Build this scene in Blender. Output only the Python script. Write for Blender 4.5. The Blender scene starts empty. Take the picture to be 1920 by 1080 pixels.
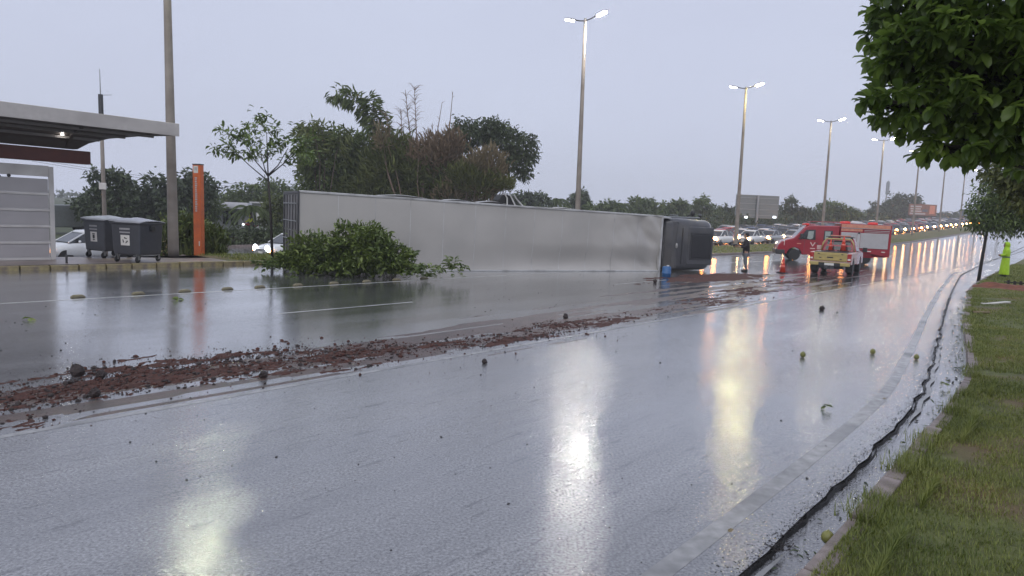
import bpy, bmesh, math, random
import numpy as np
from mathutils import Vector, Matrix, noise
R = math.radians
random.seed(7)
rng = np.random.default_rng(11)
sc = bpy.context.scene
COL = sc.collection

# ------------------------------------------------------------------ camera
FPX = 1250.0                      # focal length in pixels of a 1920 px wide frame
PITCH, ROLL, EYE = math.atan(136/1250), math.atan(0.045), 2.1
_F = Vector((0, math.cos(PITCH), -math.sin(PITCH)))
_R0, _U0 = Vector((1, 0, 0)), Vector((0, math.sin(PITCH), math.cos(PITCH)))
_Rt = _R0*math.cos(ROLL) + _U0*math.sin(ROLL)
_Up = _U0*math.cos(ROLL) - _R0*math.sin(ROLL)
cd = bpy.data.cameras.new('camera'); cam = bpy.data.objects.new('camera', cd); COL.objects.link(cam)
cd.sensor_width = 36.0; cd.lens = 36.0*FPX/1920; cd.clip_start = 0.05; cd.clip_end = 6000
cam.matrix_world = Matrix(((_Rt.x, _Up.x, -_F.x, 0), (_Rt.y, _Up.y, -_F.y, 0), (_Rt.z, _Up.z, -_F.z, EYE), (0, 0, 0, 1)))
sc.camera = cam

# ------------------------------------------------------------------ sky, sun, exposure
w = bpy.data.worlds.new('World'); sc.world = w; w.use_nodes = True
nt = w.node_tree; nt.nodes.clear()
wo = nt.nodes.new('ShaderNodeOutputWorld'); bg = nt.nodes.new('ShaderNodeBackground'); bg.inputs[1].default_value = 0.1
sky = nt.nodes.new('ShaderNodeTexSky'); sky.sky_type = 'NISHITA'; sky.sun_disc = False
sky.sun_elevation = R(40); sky.sun_rotation = R(195); sky.air_density = 1.0; sky.dust_density = 4.0; sky.ozone_density = 1.0
tc = nt.nodes.new('ShaderNodeTexCoord'); mp = nt.nodes.new('ShaderNodeMapping'); mp.inputs['Scale'].default_value = (1.0, 1.0, 3.0)
nz = nt.nodes.new('ShaderNodeTexNoise'); nz.inputs['Scale'].default_value = 1.6; nz.inputs['Detail'].default_value = 5
cr = nt.nodes.new('ShaderNodeValToRGB')
cr.color_ramp.elements[0].position = 0.25; cr.color_ramp.elements[0].color = (0.545, 0.58, 0.735, 1)
cr.color_ramp.elements[1].position = 0.8; cr.color_ramp.elements[1].color = (0.60, 0.645, 0.80, 1)
sm = nt.nodes.new('ShaderNodeVectorMath'); sm.operation = 'SCALE'; sm.inputs['Scale'].default_value = 11.0
mx = nt.nodes.new('ShaderNodeMix'); mx.data_type = 'RGBA'; mx.inputs[0].default_value = 0.93
nt.links.new(tc.outputs['Generated'], mp.inputs[0]); nt.links.new(mp.outputs[0], nz.inputs['Vector'])
nt.links.new(nz.outputs['Fac'], cr.inputs[0]); nt.links.new(cr.outputs[0], sm.inputs[0])
nt.links.new(sky.outputs[0], mx.inputs[6]); nt.links.new(sm.outputs[0], mx.inputs[7])
nt.links.new(mx.outputs[2], bg.inputs[0]); nt.links.new(bg.outputs[0], wo.inputs[0])
sl = bpy.data.lights.new('sun', 'SUN'); sl.energy = 1.0; sl.angle = R(60); sl.color = (1.0, 0.97, 0.93)
so = bpy.data.objects.new('sun', sl); COL.objects.link(so); so.rotation_euler = (R(50), 0, R(-15)); so.location = (0, -20, 60)
sc.view_settings.view_transform = 'Standard'; sc.view_settings.look = 'None'
sc.view_settings.exposure = 0.0; sc.view_settings.gamma = 1.0; sc.view_settings.use_curve_mapping = False
sc.render.engine = 'CYCLES'
cy = sc.cycles; cy.use_denoising = True; cy.max_bounces = 6; cy.diffuse_bounces = 3; cy.glossy_bounces = 4
cy.transmission_bounces = 4; cy.volume_bounces = 2; cy.sample_clamp_indirect = 8.0; cy.caustics_reflective = False
cy.use_adaptive_sampling = True; cy.adaptive_threshold = 0.015

# ------------------------------------------------------------------ road frame of reference
TH = R(41.34)
DU = Vector((math.sin(TH), math.cos(TH), 0)); DV = Vector((-math.cos(TH), math.sin(TH), 0))
def ss(x, a, b):
    t = min(1, max(0, (x-a)/(b-a))); return t*t*(3-2*t)
def lerp_tab(tab, x):
    if x <= tab[0][0]: return tab[0][1]
    for (a, b), (c, d) in zip(tab, tab[1:]):
        if x <= c: return b + (d-b)*(x-a)/(c-a)
    return tab[-1][1]
def gzu(u, v=0.0):
    if u < 40: z = 0
    elif u < 120: z = .00022*(u-40)**2
    elif u < 330: z = 1.408 + .0352*(u-120)
    else: z = 8.8 + 3*(1-math.exp(-(u-330)/85.0))
    return z - 0.95*ss(v, 24.8, 29.5)*(1-ss(u, 12, 50))
def UV(x, y): return x*DU.x + y*DU.y, x*DV.x + y*DV.y
def gz(x, y): return gzu(*UV(x, y))
def W(u, v, dz=0.0): p = DU*u + DV*v; return Vector((p.x, p.y, gzu(u, v)+dz))
def ray(px, py): return _F + _Rt*((px-960)/FPX) + _Up*((540-py)/FPX)
def P(px, py, Y): d = ray(px, py); t = Y/d.y; return Vector((d.x*t, Y, EYE + d.z*t))
def G(px, py, dz=0.0):            # the point of the ground a pixel of the photograph looks at
    d = ray(px, py); t0 = 1.0
    while t0 < 900:
        t1 = t0*1.02
        if EYE + d.z*t1 < gz(d.x*t1, d.y*t1) + dz: break
        t0 = t1
    for _ in range(30):
        m = (t0+t1)/2
        if EYE + d.z*m < gz(d.x*m, d.y*m)+dz: t1 = m
        else: t0 = m
    return Vector((d.x*t0, d.y*t0, gz(d.x*t0, d.y*t0)+dz))
def GY(px, Y, dz=0.0):            # ground under a pixel column at distance Y
    x = (px-960)/FPX*Y*1.0
    for _ in range(6):
        z = gz(x, Y)
        # solve px for point (x,Y,z)
        q = Vector((x, Y, z-EYE)); a = q.dot(_Rt)/q.dot(_F)*FPX + 960
        x += (px-a)/FPX*Y
    return Vector((x, Y, gz(x, Y)+dz))

EDGE_R = [(-40, 1.40), (4, 1.43), (7, 1.46), (9.5, 1.54), (12, 1.84), (15.4, 2.28), (20.7, 2.99), (28.6, 3.99), (43, 5.65), (60, 6.6), (83, 7.3), (110, 7.8), (400, 7.8)]
KERB_R = [(-40, 1.05), (4.5, 1.13), (8.6, 1.19), (11.3, 1.24), (14.7, 1.70), (20.2, 2.48), (31.3, 3.78), (39, 4.2), (60, 4.9), (83, 5.5), (400, 5.6)]
KERB_L = [(-40, 22.1), (12, 22.1), (18, 21.6), (26, 20.2), (32, 19.8), (400, 19.8)]
def smooth_tab(tab):
    def f(u): return sum(lerp_tab(tab, u+d) for d in (-1.2, -.6, 0, .6, 1.2))/5
    return f
edge_r, kerb_r, kerb_l = smooth_tab(EDGE_R), smooth_tab(KERB_R), smooth_tab(KERB_L)

# ------------------------------------------------------------------ materials
MATS = {}
def mat(name, col, rough=.6, metal=0.0, var=.12, scale=6.0, bump=0.0, bscale=40.0, spec=.5, emit=None, estr=0.0, dirt=None, dscale=1.5, coat=0.0):
    m = bpy.data.materials.new(name); m.use_nodes = True; n = m.node_tree.nodes; L = m.node_tree.links
    b = n['Principled BSDF']
    b.inputs['Roughness'].default_value = rough; b.inputs['Metallic'].default_value = metal
    b.inputs['Specular IOR Level'].default_value = spec; b.inputs['Coat Weight'].default_value = coat
    t = n.new('ShaderNodeTexCoord'); nz = n.new('ShaderNodeTexNoise'); nz.inputs['Scale'].default_value = scale; nz.inputs['Detail'].default_value = 6
    L.new(t.outputs['Object'], nz.inputs['Vector'])
    r = n.new('ShaderNodeValToRGB'); L.new(nz.outputs['Fac'], r.inputs[0])
    r.color_ramp.elements[0].position = .25; r.color_ramp.elements[1].position = .75
    r.color_ramp.elements[0].color = (*[c*(1-var) for c in col], 1); r.color_ramp.elements[1].color = (*[min(1, c*(1+var)) for c in col], 1)
    out = r.outputs[0]
    if dirt:
        n2 = n.new('ShaderNodeTexNoise'); n2.inputs['Scale'].default_value = dscale; n2.inputs['Detail'].default_value = 8; L.new(t.outputs['Object'], n2.inputs['Vector'])
        r2 = n.new('ShaderNodeValToRGB'); r2.color_ramp.elements[0].position = .48; r2.color_ramp.elements[1].position = .72; L.new(n2.outputs['Fac'], r2.inputs[0])
        mm = n.new('ShaderNodeMix'); mm.data_type = 'RGBA'; L.new(r2.outputs[0], mm.inputs[0]); L.new(out, mm.inputs[6]); mm.inputs[7].default_value = (*dirt, 1); out = mm.outputs[2]
    L.new(out, b.inputs['Base Color'])
    if bump:
        nb = n.new('ShaderNodeTexNoise'); nb.inputs['Scale'].default_value = bscale; nb.inputs['Detail'].default_value = 4; L.new(t.outputs['Object'], nb.inputs['Vector'])
        bp = n.new('ShaderNodeBump'); bp.inputs['Strength'].default_value = bump; bp.inputs['Distance'].default_value = .02; L.new(nb.outputs['Fac'], bp.inputs['Height']); L.new(bp.outputs[0], b.inputs['Normal'])
    if emit:
        b.inputs['Emission Color'].default_value = (*emit, 1); b.inputs['Emission Strength'].default_value = estr
    MATS[name] = m; return m
def leafmat(name, dark, light, dry=None, rough=.45, trans=.22, scale=.5):
    m = bpy.data.materials.new(name); m.use_nodes = True; n = m.node_tree.nodes; L = m.node_tree.links; b = n['Principled BSDF']
    b.inputs['Roughness'].default_value = rough
    g = n.new('ShaderNodeNewGeometry'); t = n.new('ShaderNodeTexCoord'); nz = n.new('ShaderNodeTexNoise'); nz.inputs['Scale'].default_value = scale; nz.inputs['Detail'].default_value = 4
    L.new(t.outputs['Object'], nz.inputs['Vector'])
    ad = n.new('ShaderNodeMath'); ad.operation = 'MULTIPLY_ADD'; L.new(g.outputs['Random Per Island'], ad.inputs[0]); ad.inputs[1].default_value = .55
    sb = n.new('ShaderNodeMath'); sb.operation = 'MULTIPLY_ADD'; L.new(nz.outputs['Fac'], sb.inputs[0]); sb.inputs[1].default_value = 1.1; sb.inputs[2].default_value = -.32
    L.new(sb.outputs[0], ad.inputs[2])
    r = n.new('ShaderNodeValToRGB'); L.new(ad.outputs[0], r.inputs[0])
    e = r.color_ramp.elements; e[0].position = .15; e[0].color = (*dark, 1); e[1].position = .85; e[1].color = (*light, 1)
    if dry: x = e.new(.97); x.color = (*dry, 1)
    L.new(r.outputs[0], b.inputs['Base Color'])
    tr = n.new('ShaderNodeBsdfTranslucent'); L.new(r.outputs[0], tr.inputs[0]); mxs = n.new('ShaderNodeMixShader'); mxs.inputs[0].default_value = trans
    L.new(b.outputs[0], mxs.inputs[1]); L.new(tr.outputs[0], mxs.inputs[2]); L.new(mxs.outputs[0], n['Material Output'].inputs[0])
    MATS[name] = m; return m

def wetroad(name, base, base2, rough_lo, rough_hi, grain, gscale, streak=True):
    """wet asphalt: grey aggregate under a water film; film thickness, tyre tracks and grain vary along the road"""
    m = bpy.data.materials.new(name); m.use_nodes = True; n = m.node_tree.nodes; L = m.node_tree.links; b = n['Principled BSDF']
    t = n.new('ShaderNodeTexCoord')
    rot = n.new('ShaderNodeMapping'); rot.inputs['Rotation'].default_value = (0, 0, TH - math.pi/2); L.new(t.outputs['Object'], rot.inputs[0])   # x along the road
    st = n.new('ShaderNodeMapping'); st.inputs['Scale'].default_value = (.10, 1.1, 1); L.new(rot.outputs[0], st.inputs[0])
    n1 = n.new('ShaderNodeTexNoise'); n1.inputs['Scale'].default_value = 1.0; n1.inputs['Detail'].default_value = 7; n1.inputs['Roughness'].default_value = .62; L.new(st.outputs[0], n1.inputs['Vector'])
    st2 = n.new('ShaderNodeMapping'); st2.inputs['Scale'].default_value = (.35, .9, 1); L.new(rot.outputs[0], st2.inputs[0])
    n2 = n.new('ShaderNodeTexNoise'); n2.inputs['Scale'].default_value = .55; n2.inputs['Detail'].default_value = 5; L.new(st2.outputs[0], n2.inputs['Vector'])
    n3 = n.new('ShaderNodeTexNoise'); n3.inputs['Scale'].default_value = gscale; n3.inputs['Detail'].default_value = 3; n3.inputs['Roughness'].default_value = .6; st3 = n.new('ShaderNodeMapping'); st3.inputs['Scale'].default_value = (.20, 1.2, 1); L.new(t.outputs['Object'], st3.inputs[0]); L.new(st3.outputs[0], n3.inputs['Vector'])
    r1 = n.new('ShaderNodeValToRGB'); r1.color_ramp.elements[0].position = .3; r1.color_ramp.elements[1].position = .7
    r1.color_ramp.elements[0].color = (*base, 1); r1.color_ramp.elements[1].color = (*base2, 1); L.new(n1.outputs['Fac'], r1.inputs[0])
    mg = n.new('ShaderNodeMix'); mg.data_type = 'RGBA'; mg.blend_type = 'MULTIPLY'; mg.inputs[0].default_value = .8
    r3 = n.new('ShaderNodeValToRGB'); r3.color_ramp.elements[0].position = .3; r3.color_ramp.elements[1].position = .7
    r3.color_ramp.elements[0].color = (.25, .25, .25, 1); r3.color_ramp.elements[1].color = (1.9, 1.9, 1.9, 1); n4 = n.new('ShaderNodeTexNoise'); n4.inputs['Scale'].default_value = gscale*.9; n4.inputs['Detail'].default_value = 2; n4.inputs['Roughness'].default_value = .7; L.new(t.outputs['Object'], n4.inputs['Vector']); L.new(n4.outputs['Fac'], r3.inputs[0])  # aggregate grain in the colour, its strong contrast also painting bright glints
    L.new(r1.outputs[0], mg.inputs[6]); L.new(r3.outputs[0], mg.inputs[7]); dk = n.new('ShaderNodeMapping'); dk.inputs['Scale'].default_value = (2.0, 15, 1); L.new(rot.outputs[0], dk.inputs[0])
    nd = n.new('ShaderNodeTexNoise'); nd.inputs['Scale'].default_value = 1.0; nd.inputs['Detail'].default_value = 4; L.new(dk.outputs[0], nd.inputs['Vector'])
    rd = n.new('ShaderNodeValToRGB'); rd.color_ramp.elements[0].position = .60; rd.color_ramp.elements[0].color = (1, 1, 1, 1); rd.color_ramp.elements[1].position = .70; rd.color_ramp.elements[1].color = (.5, .5, .51, 1); L.new(nd.outputs['Fac'], rd.inputs[0])
    md = n.new('ShaderNodeMix'); md.data_type = 'RGBA'; md.blend_type = 'MULTIPLY'; md.inputs[0].default_value = 1.0; L.new(mg.outputs[2], md.inputs[6]); L.new(rd.outputs[0], md.inputs[7]); L.new(md.outputs[2], b.inputs['Base Color'])
    mr = n.new('ShaderNodeMapRange'); mr.inputs[1].default_value = .35; mr.inputs[2].default_value = .68; mr.inputs[3].default_value = rough_lo; mr.inputs[4].default_value = rough_hi
    ad = n.new('ShaderNodeMath'); ad.operation = 'ADD'; L.new(n1.outputs['Fac'], ad.inputs[0]); L.new(n2.outputs['Fac'], ad.inputs[1])
    hf = n.new('ShaderNodeMath'); hf.operation = 'MULTIPLY'; hf.inputs[1].default_value = .5; L.new(ad.outputs[0], hf.inputs[0]); L.new(hf.outputs[0], mr.inputs[0])
    L.new(mr.outputs[0], b.inputs['Roughness'])
    b.inputs['Specular IOR Level'].default_value = .5; b.inputs['IOR'].default_value = 1.55
    b.inputs['Coat Weight'].default_value = 1.0; b.inputs['Coat IOR'].default_value = 1.5
    L.new(mr.outputs[0], b.inputs['Coat Roughness'])
    bs = n.new('ShaderNodeMapRange'); bs.inputs[1].default_value = .38; bs.inputs[2].default_value = .62; bs.inputs[3].default_value = grain*.35; bs.inputs[4].default_value = grain; L.new(hf.outputs[0], bs.inputs[0])
    bp = n.new('ShaderNodeBump'); bp.inputs['Distance'].default_value = .004; L.new(n3.outputs['Fac'], bp.inputs['Height']); L.new(bs.outputs[0], bp.inputs['Strength'])
    b2 = n.new('ShaderNodeBump'); b2.inputs['Distance'].default_value = .003; b2.inputs['Strength'].default_value = grain*.16; L.new(n4.outputs['Fac'], b2.inputs['Height']); L.new(bp.outputs[0], b2.inputs['Normal'])
    L.new(b2.outputs[0], b.inputs['Normal']); L.new(b2.outputs[0], b.inputs['Coat Normal'])
    MATS[name] = m; return m

wetroad('asphalt', (.105, .107, .111), (.235, .238, .243), .06, .15, 1.1, 52)
wetroad('asphalt_lanes', (.08, .082, .086), (.19, .193, .198), .045, .12, .50, 60)
wetroad('gutter_concrete', (.10, .10, .105), (.19, .19, .195), .08, .30, .9, 50)
mat('seam_black', (.012, .012, .013), .35, var=.4, scale=30, bump=.6, bscale=90)
mat('paint_white', (.30, .30, .298), .26, var=.3, scale=9, dirt=(.13, .135, .14), dscale=1.1)
mat('paint_worn', (.52, .52, .51), .34, var=.2, scale=9, dirt=(.20, .205, .21), dscale=1.6)
mat('kerb_concrete', (.25, .205, .19), .5, var=.3, scale=9, bump=.5, bscale=60, dirt=(.16, .13, .11), dscale=4)
mat('kerb_yellow', (.35, .29, .14), .45, var=.3, scale=7, bump=.4, bscale=60, dirt=(.20, .16, .12), dscale=4)
mat('pavement', (.30, .245, .22), .35, var=.2, scale=3, bump=.3, bscale=60, dirt=(.17, .13, .115), dscale=1.2)
mat('stud_drab', (.20, .175, .10), .5, var=.3, dirt=(.10, .09, .07), dscale=6)
mat('soil', (.085, .037, .029), .75, var=.5, scale=16, bump=1.0, bscale=70, spec=.25)
mat('mud_film', (.085, .055, .048), .30, var=.4, scale=5, bump=.5, bscale=60, dirt=(.05, .036, .033), dscale=3)
mat('soil_dark', (.032, .021, .019), .6, var=.5, scale=20, bump=.6, bscale=70)
mat('grit', (.018, .016, .016), .4, var=.5, scale=20)
mat('red_soil', (.17, .058, .030), .65, var=.35, scale=6, bump=.7, bscale=30)
mat('concrete_pole', (.27, .235, .205), .55, var=.18, scale=2.5, bump=.2, bscale=40, dirt=(.17, .14, .12), dscale=1.1)
mat('steel_dark', (.07, .07, .075), .4, metal=.6)
mat('steel_grey', (.30, .31, .32), .4, metal=.6)
mat('black_rubber', (.015, .015, .016), .6, bump=.2)
mat('black_plastic', (.025, .025, .027), .4)
mat('glass_dark', (.02, .023, .026), .06, var=.05, spec=.8)
mat('white_paint', (.74, .74, .72), .35, var=.06, dirt=(.5, .48, .45), dscale=1.2)
mat('shelter_frame', (.62, .60, .57), .35, var=.08, dirt=(.45, .42, .40))
mat('shelter_panel', (.44, .42, .42), .4, var=.06, scale=2, bump=.25, bscale=150)
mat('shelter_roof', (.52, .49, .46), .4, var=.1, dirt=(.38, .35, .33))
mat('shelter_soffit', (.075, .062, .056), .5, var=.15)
mat('rib_grey', (.22, .20, .19), .5)
mat('red_beam', (.10, .020, .012), .45, var=.15)
mat('orange_paint', (.62, .13, .03), .35, var=.1, dirt=(.42, .10, .04), dscale=2)
mat('print_white', (.72, .70, .66), .5, var=.06)
mat('print_pale', (.45, .44, .45), .5, var=.15, scale=30)
mat('print_black', (.02, .02, .02), .5)
mat('bin_grey', (.055, .058, .068), .42, var=.12, bump=.05)
mat('trailer_white', (.47, .45, .42), .42, metal=.08, var=.07, scale=.7, dirt=(.42, .405, .38), dscale=.6)
mat('trailer_rail', (.56, .56, .55), .35, metal=.3, dirt=(.25, .24, .23))
mat('door_grey', (.20, .195, .20), .45, metal=.2, dirt=(.07, .07, .07), dscale=2)
mat('cab_paint', (.062, .063, .070), .33, var=.12, scale=1.5, coat=.4, dirt=(.10, .095, .09), dscale=1.2)
mat('cab_dark', (.022, .022, .026), .3)
mat('blue_plastic', (.03, .12, .30), .4)
mat('fire_red', (.30, .012, .026), .25, var=.06, coat=.5)
mat('shutter_silver', (.52, .51, .52), .35, metal=.25, var=.06)
mat('orange_band', (.58, .24, .16), .45, var=.2, scale=8)
mat('gold_paint', (.44, .345, .12), .35, var=.1, coat=.3)
mat('pink_white', (.62, .45, .42), .4, var=.15)
mat('cone_orange', (.75, .06, .03), .45)
mat('rust_print', (.22, .105, .075), .5, var=.25, scale=1.0)
mat('sign_back', (.20, .215, .215), .5, metal=.3, var=.1)
mat('sign_dark', (.10, .12, .15), .5, var=.3, scale=1)
mat('house_wall', (.42, .43, .45), .6, var=.08)
mat('house_roof', (.58, .58, .60), .5, var=.06)
mat('bark', (.085, .065, .05), .8, var=.35, scale=8, bump=.8, bscale=25)
mat('bark_dark', (.022, .018, .017), .7, var=.3, scale=8, bump=.5)
mat('dead_twig', (.20, .14, .11), .8, var=.2)
mat('skin', (.38, .22, .15), .5)
mat('cloth_black', (.018, .016, .018), .8, bump=.3)
mat('cloth_grey', (.16, .165, .18), .8, bump=.3)
mat('hivis', (.50, .80, .02), .5, var=.1, scale=12, bump=.3, bscale=14)
mat('hivis_yellow', (.60, .66, .03), .5)
mat('fruit', (.19, .19, .05), .35, var=.3, scale=25)
mat('verge_ground', (.11, .125, .035), .8, var=.4, scale=5, bump=1.0, bscale=60, dirt=(.16, .10, .055), dscale=.9)
mat('field_ground', (.06, .075, .03), .85, var=.35, scale=.4, bump=.6, bscale=4)
mat('median_grass', (.115, .115, .035), .8, var=.4, scale=2, bump=1.0, bscale=30, dirt=(.15, .11, .05), dscale=.6)
mat('car_white', (.68, .69, .70), .25, coat=.5, var=.04); mat('car_silver', (.36, .37, .38), .28, metal=.5, coat=.5, var=.04)
mat('car_black', (.02, .02, .022), .25, coat=.5); mat('car_red', (.32, .02, .02), .25, coat=.5); mat('car_blue', (.05, .08, .16), .25, coat=.5)
mat('lamp_body', (.35, .36, .37), .4, metal=.4)
mat('lens_bright', (.9, .9, .9), .3, emit=(1.0, .94, .84), estr=720)
mat('lens_green', (.9, .9, .9), .3, emit=(.95, 1.0, .66), estr=620)
mat('lens_far', (.9, .9, .9), .3, emit=(1.0, .93, .78), estr=70)
mat('lens_yellow', (.9, .9, .9), .3, emit=(1.0, .84, .36), estr=620)
mat('lens_mid', (.9, .9, .9), .3, emit=(1.0, .90, .62), estr=260)
mat('lens_dim', (.9, .9, .9), .3, emit=(1.0, .97, .92), estr=40)
mat('headlight_warm', (.9, .9, .9), .3, emit=(1.0, .40, .10), estr=38)
mat('headlight_white', (.9, .9, .9), .3, emit=(1.0, .62, .28), estr=48)
mat('headlight_cool', (.9, .9, .9), .3, emit=(.85, .95, 1.0), estr=7)
mat('amber_glow', (.6, .25, .03), .3, emit=(1.0, .33, .05), estr=40)
mat('taillight', (.35, .02, .015), .25, emit=(1, .05, .02), estr=.02)
mat('marker_red', (.6, .03, .03), .25, emit=(1, .08, .06), estr=.12)
leafmat('leaf_near', (.056, .104, .022), (.22, .32, .06), dry=(.30, .40, .07), rough=.32, trans=.55, scale=.9)
leafmat('leaf_young', (.046, .082, .022), (.165, .23, .058), rough=.4, scale=1.2)
leafmat('leaf_fallen', (.050, .086, .018), (.19, .25, .055), dry=(.30, .33, .12), rough=.4, scale=1.5)
leafmat('leaf_olive', (.055, .072, .016), (.16, .175, .042), rough=.5)
leafmat('leaf_dark', (.030, .048, .023), (.10, .132, .056), rough=.55, scale=.35)
leafmat('leaf_mid', (.055, .092, .030), (.19, .24, .074), trans=.38, rough=.55, scale=.35)
leafmat('leaf_bamboo', (.072, .098, .027), (.23, .265, .08), trans=.38, dry=(.25, .25, .09), rough=.5, scale=.4)
leafmat('leaf_rust', (.17, .125, .08), (.36, .26, .17), rough=.7, scale=.5)
leafmat('leaf_straw', (.17, .14, .075), (.34, .27, .16), rough=.7, scale=.5)
leafmat('leaf_flower', (.25, .12, .08), (.45, .40, .20), rough=.6)
leafmat('grass_blade', (.09, .13, .022), (.26, .28, .065), dry=(.32, .23, .10), rough=.5, trans=.2, scale=.9)

mat('cone_band', (.75, .16, .12), .4); mat('pane_shine', (.32, .36, .34), .3); mat('headlight_lit', (.9, .9, .88), .2, emit=(1, .85, .65), estr=3)
mat('bin_lid', (.36, .37, .40), .22, var=.08, spec=.7)

# ------------------------------------------------------------------ mesh helpers
class MB:
    def __init__(s): s.v = []; s.f = []; s.m = []
    def add(s, vs, fs, m=0):
        o = len(s.v); s.v += [tuple(v) for v in vs]; s.f += [tuple(i+o for i in f) for f in fs]; s.m += [m]*len(fs); return s
    def box(s, x0, x1, y0, y1, z0, z1, m=0, M=None):
        vs = [Vector((x, y, z)) for z in (z0, z1) for x, y in ((x0, y0), (x1, y0), (x1, y1), (x0, y1))]
        if M is not None: vs = [M @ v for v in vs]
        return s.add(vs, [(0, 3, 2, 1), (4, 5, 6, 7), (0, 1, 5, 4), (1, 2, 6, 5), (2, 3, 7, 6), (3, 0, 4, 7)], m)
    def tube(s, pts, rad, n=8, m=0, cap=True):
        pts = [Vector(p) for p in pts]; vs = []; fs = []
        if not hasattr(rad, '__len__'): rad = [rad]*len(pts)
        up = Vector((0, 0, 1))
        for i, p in enumerate(pts):
            d = (pts[min(i+1, len(pts)-1)] - pts[max(i-1, 0)]).normalized()
            a = d.cross(up if abs(d.z) < .95 else Vector((1, 0, 0))).normalized(); b = d.cross(a)
            vs += [p + (a*math.cos(k*math.tau/n) + b*math.sin(k*math.tau/n))*rad[i] for k in range(n)]
        for i in range(len(pts)-1):
            fs += [(i*n+k, i*n+(k+1) % n, (i+1)*n+(k+1) % n, (i+1)*n+k) for k in range(n)]
        if cap: fs += [tuple(range(n-1, -1, -1)), tuple((len(pts)-1)*n+k for k in range(n))]
        return s.add(vs, fs, m)
    def prism(s, prof, y0, y1, m=0, M=None):     # profile in x,z swept along y
        n = len(prof); vs = [Vector((x, y0, z)) for x, z in prof] + [Vector((x, y1, z)) for x, z in prof]
        if M is not None: vs = [M @ v for v in vs]
        fs = [tuple(range(n)), tuple(range(2*n-1, n-1, -1))] + [((i+1) % n, i, n+i, n+(i+1) % n) for i in range(n)]
        return s.add(vs, fs, m)
    def loft(s, rings, m=0, cap=True):
        n = len(rings[0]); vs = [v for r in rings for v in r]; fs = []
        for i in range(len(rings)-1):
            fs += [(i*n+k, i*n+(k+1) % n, (i+1)*n+(k+1) % n, (i+1)*n+k) for k in range(n)]
        if cap: fs += [tuple(range(n-1, -1, -1)), tuple((len(rings)-1)*n+k for k in range(n))]
        return s.add(vs, fs, m)
    def lathe(s, prof, c=(0, 0, 0), n=14, m=0, axis='z', M=None):
        rings = []
        for r, h in prof:
            ring = []
            for k in range(n):
                a = k*math.tau/n; x, y = r*math.cos(a), r*math.sin(a)
                p = {'z': (x, y, h), 'y': (x, h, y), 'x': (h, x, y)}[axis]
                p = Vector(p) + Vector(c); ring.append(M @ p if M is not None else p)
            rings.append(ring)
        return s.loft(rings, m)
    def ball(s, c, r, nu=10, nv=6, m=0, sq=(1, 1, 1), jit=0.0):
        vs = []; fs = []
        for j in range(nv+1):
            for i in range(nu):
                a, b = i*math.tau/nu, -math.pi/2 + j*math.pi/nv; k = 1 + random.uniform(-jit, jit)
                vs.append((c[0]+r*sq[0]*k*math.cos(a)*math.cos(b), c[1]+r*sq[1]*k*math.sin(a)*math.cos(b), c[2]+r*sq[2]*k*math.sin(b)))
        for j in range(nv): fs += [(j*nu+i, j*nu+(i+1) % nu, (j+1)*nu+(i+1) % nu, (j+1)*nu+i) for i in range(nu)]
        return s.add(vs, fs, m)
    def build(s, name, mats, parent=None, bevel=0.0, smooth=False, seg=2):
        me = bpy.data.meshes.new(name); me.from_pydata(s.v, [], s.f)
        if isinstance(mats, str): mats = [mats]
        for x in mats: me.materials.append(MATS[x])
        me.polygons.foreach_set('material_index', s.m)
        bm = bmesh.new(); bm.from_mesh(me); bmesh.ops.recalc_face_normals(bm, faces=bm.faces); bm.to_mesh(me); bm.free()
        if smooth: me.polygons.foreach_set('use_smooth', [True]*len(me.polygons))
        me.update(); o = bpy.data.objects.new(name, me); COL.objects.link(o)
        if parent: o.parent = parent
        if bevel:
            md = o.modifiers.new('bevel', 'BEVEL'); md.width = bevel; md.segments = seg; md.limit_method = 'ANGLE'; md.angle_limit = R(35)
            me.polygons.foreach_set('use_smooth', [True]*len(me.polygons)); wn = o.modifiers.new('wn', 'WEIGHTED_NORMAL'); wn.keep_sharp = True
        return o
def npmesh(name, V, F, matname, parent=None, smooth=False):
    """V (n,3), F (m,k) arrays"""
    me = bpy.data.meshes.new(name); V = np.asarray(V, np.float32); F = np.asarray(F, np.int32); k = F.shape[1]
    me.vertices.add(len(V)); me.vertices.foreach_set('co', V.ravel())
    me.loops.add(F.size); me.loops.foreach_set('vertex_index', F.ravel())
    me.polygons.add(len(F)); me.polygons.foreach_set('loop_start', np.arange(0, F.size, k, dtype=np.int32))
    if smooth: me.polygons.foreach_set('use_smooth', np.ones(len(F), bool))
    me.update(calc_edges=True); me.materials.append(MATS[matname])
    o = bpy.data.objects.new(name, me); COL.objects.link(o)
    if parent: o.parent = parent
    return o
def thing(name, label, cat, loc=(0, 0, 0), rz=0.0, group=None):
    o = bpy.data.objects.new(name, None); o.empty_display_size = .2; COL.objects.link(o); o.location = loc; o.rotation_euler = (0, 0, rz)
    return tag(o, label, cat, group)
def tag(o, label, cat, group=None):
    o['label'] = label; o['category'] = cat
    if group: o['group'] = group
    return o
def kind(o, k): o['kind'] = k; return o
def copy_tree(o, parent=None):
    c = o.copy(); COL.objects.link(c)
    if parent: c.parent = parent
    for ch in o.children: copy_tree(ch, c)
    return c

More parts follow.
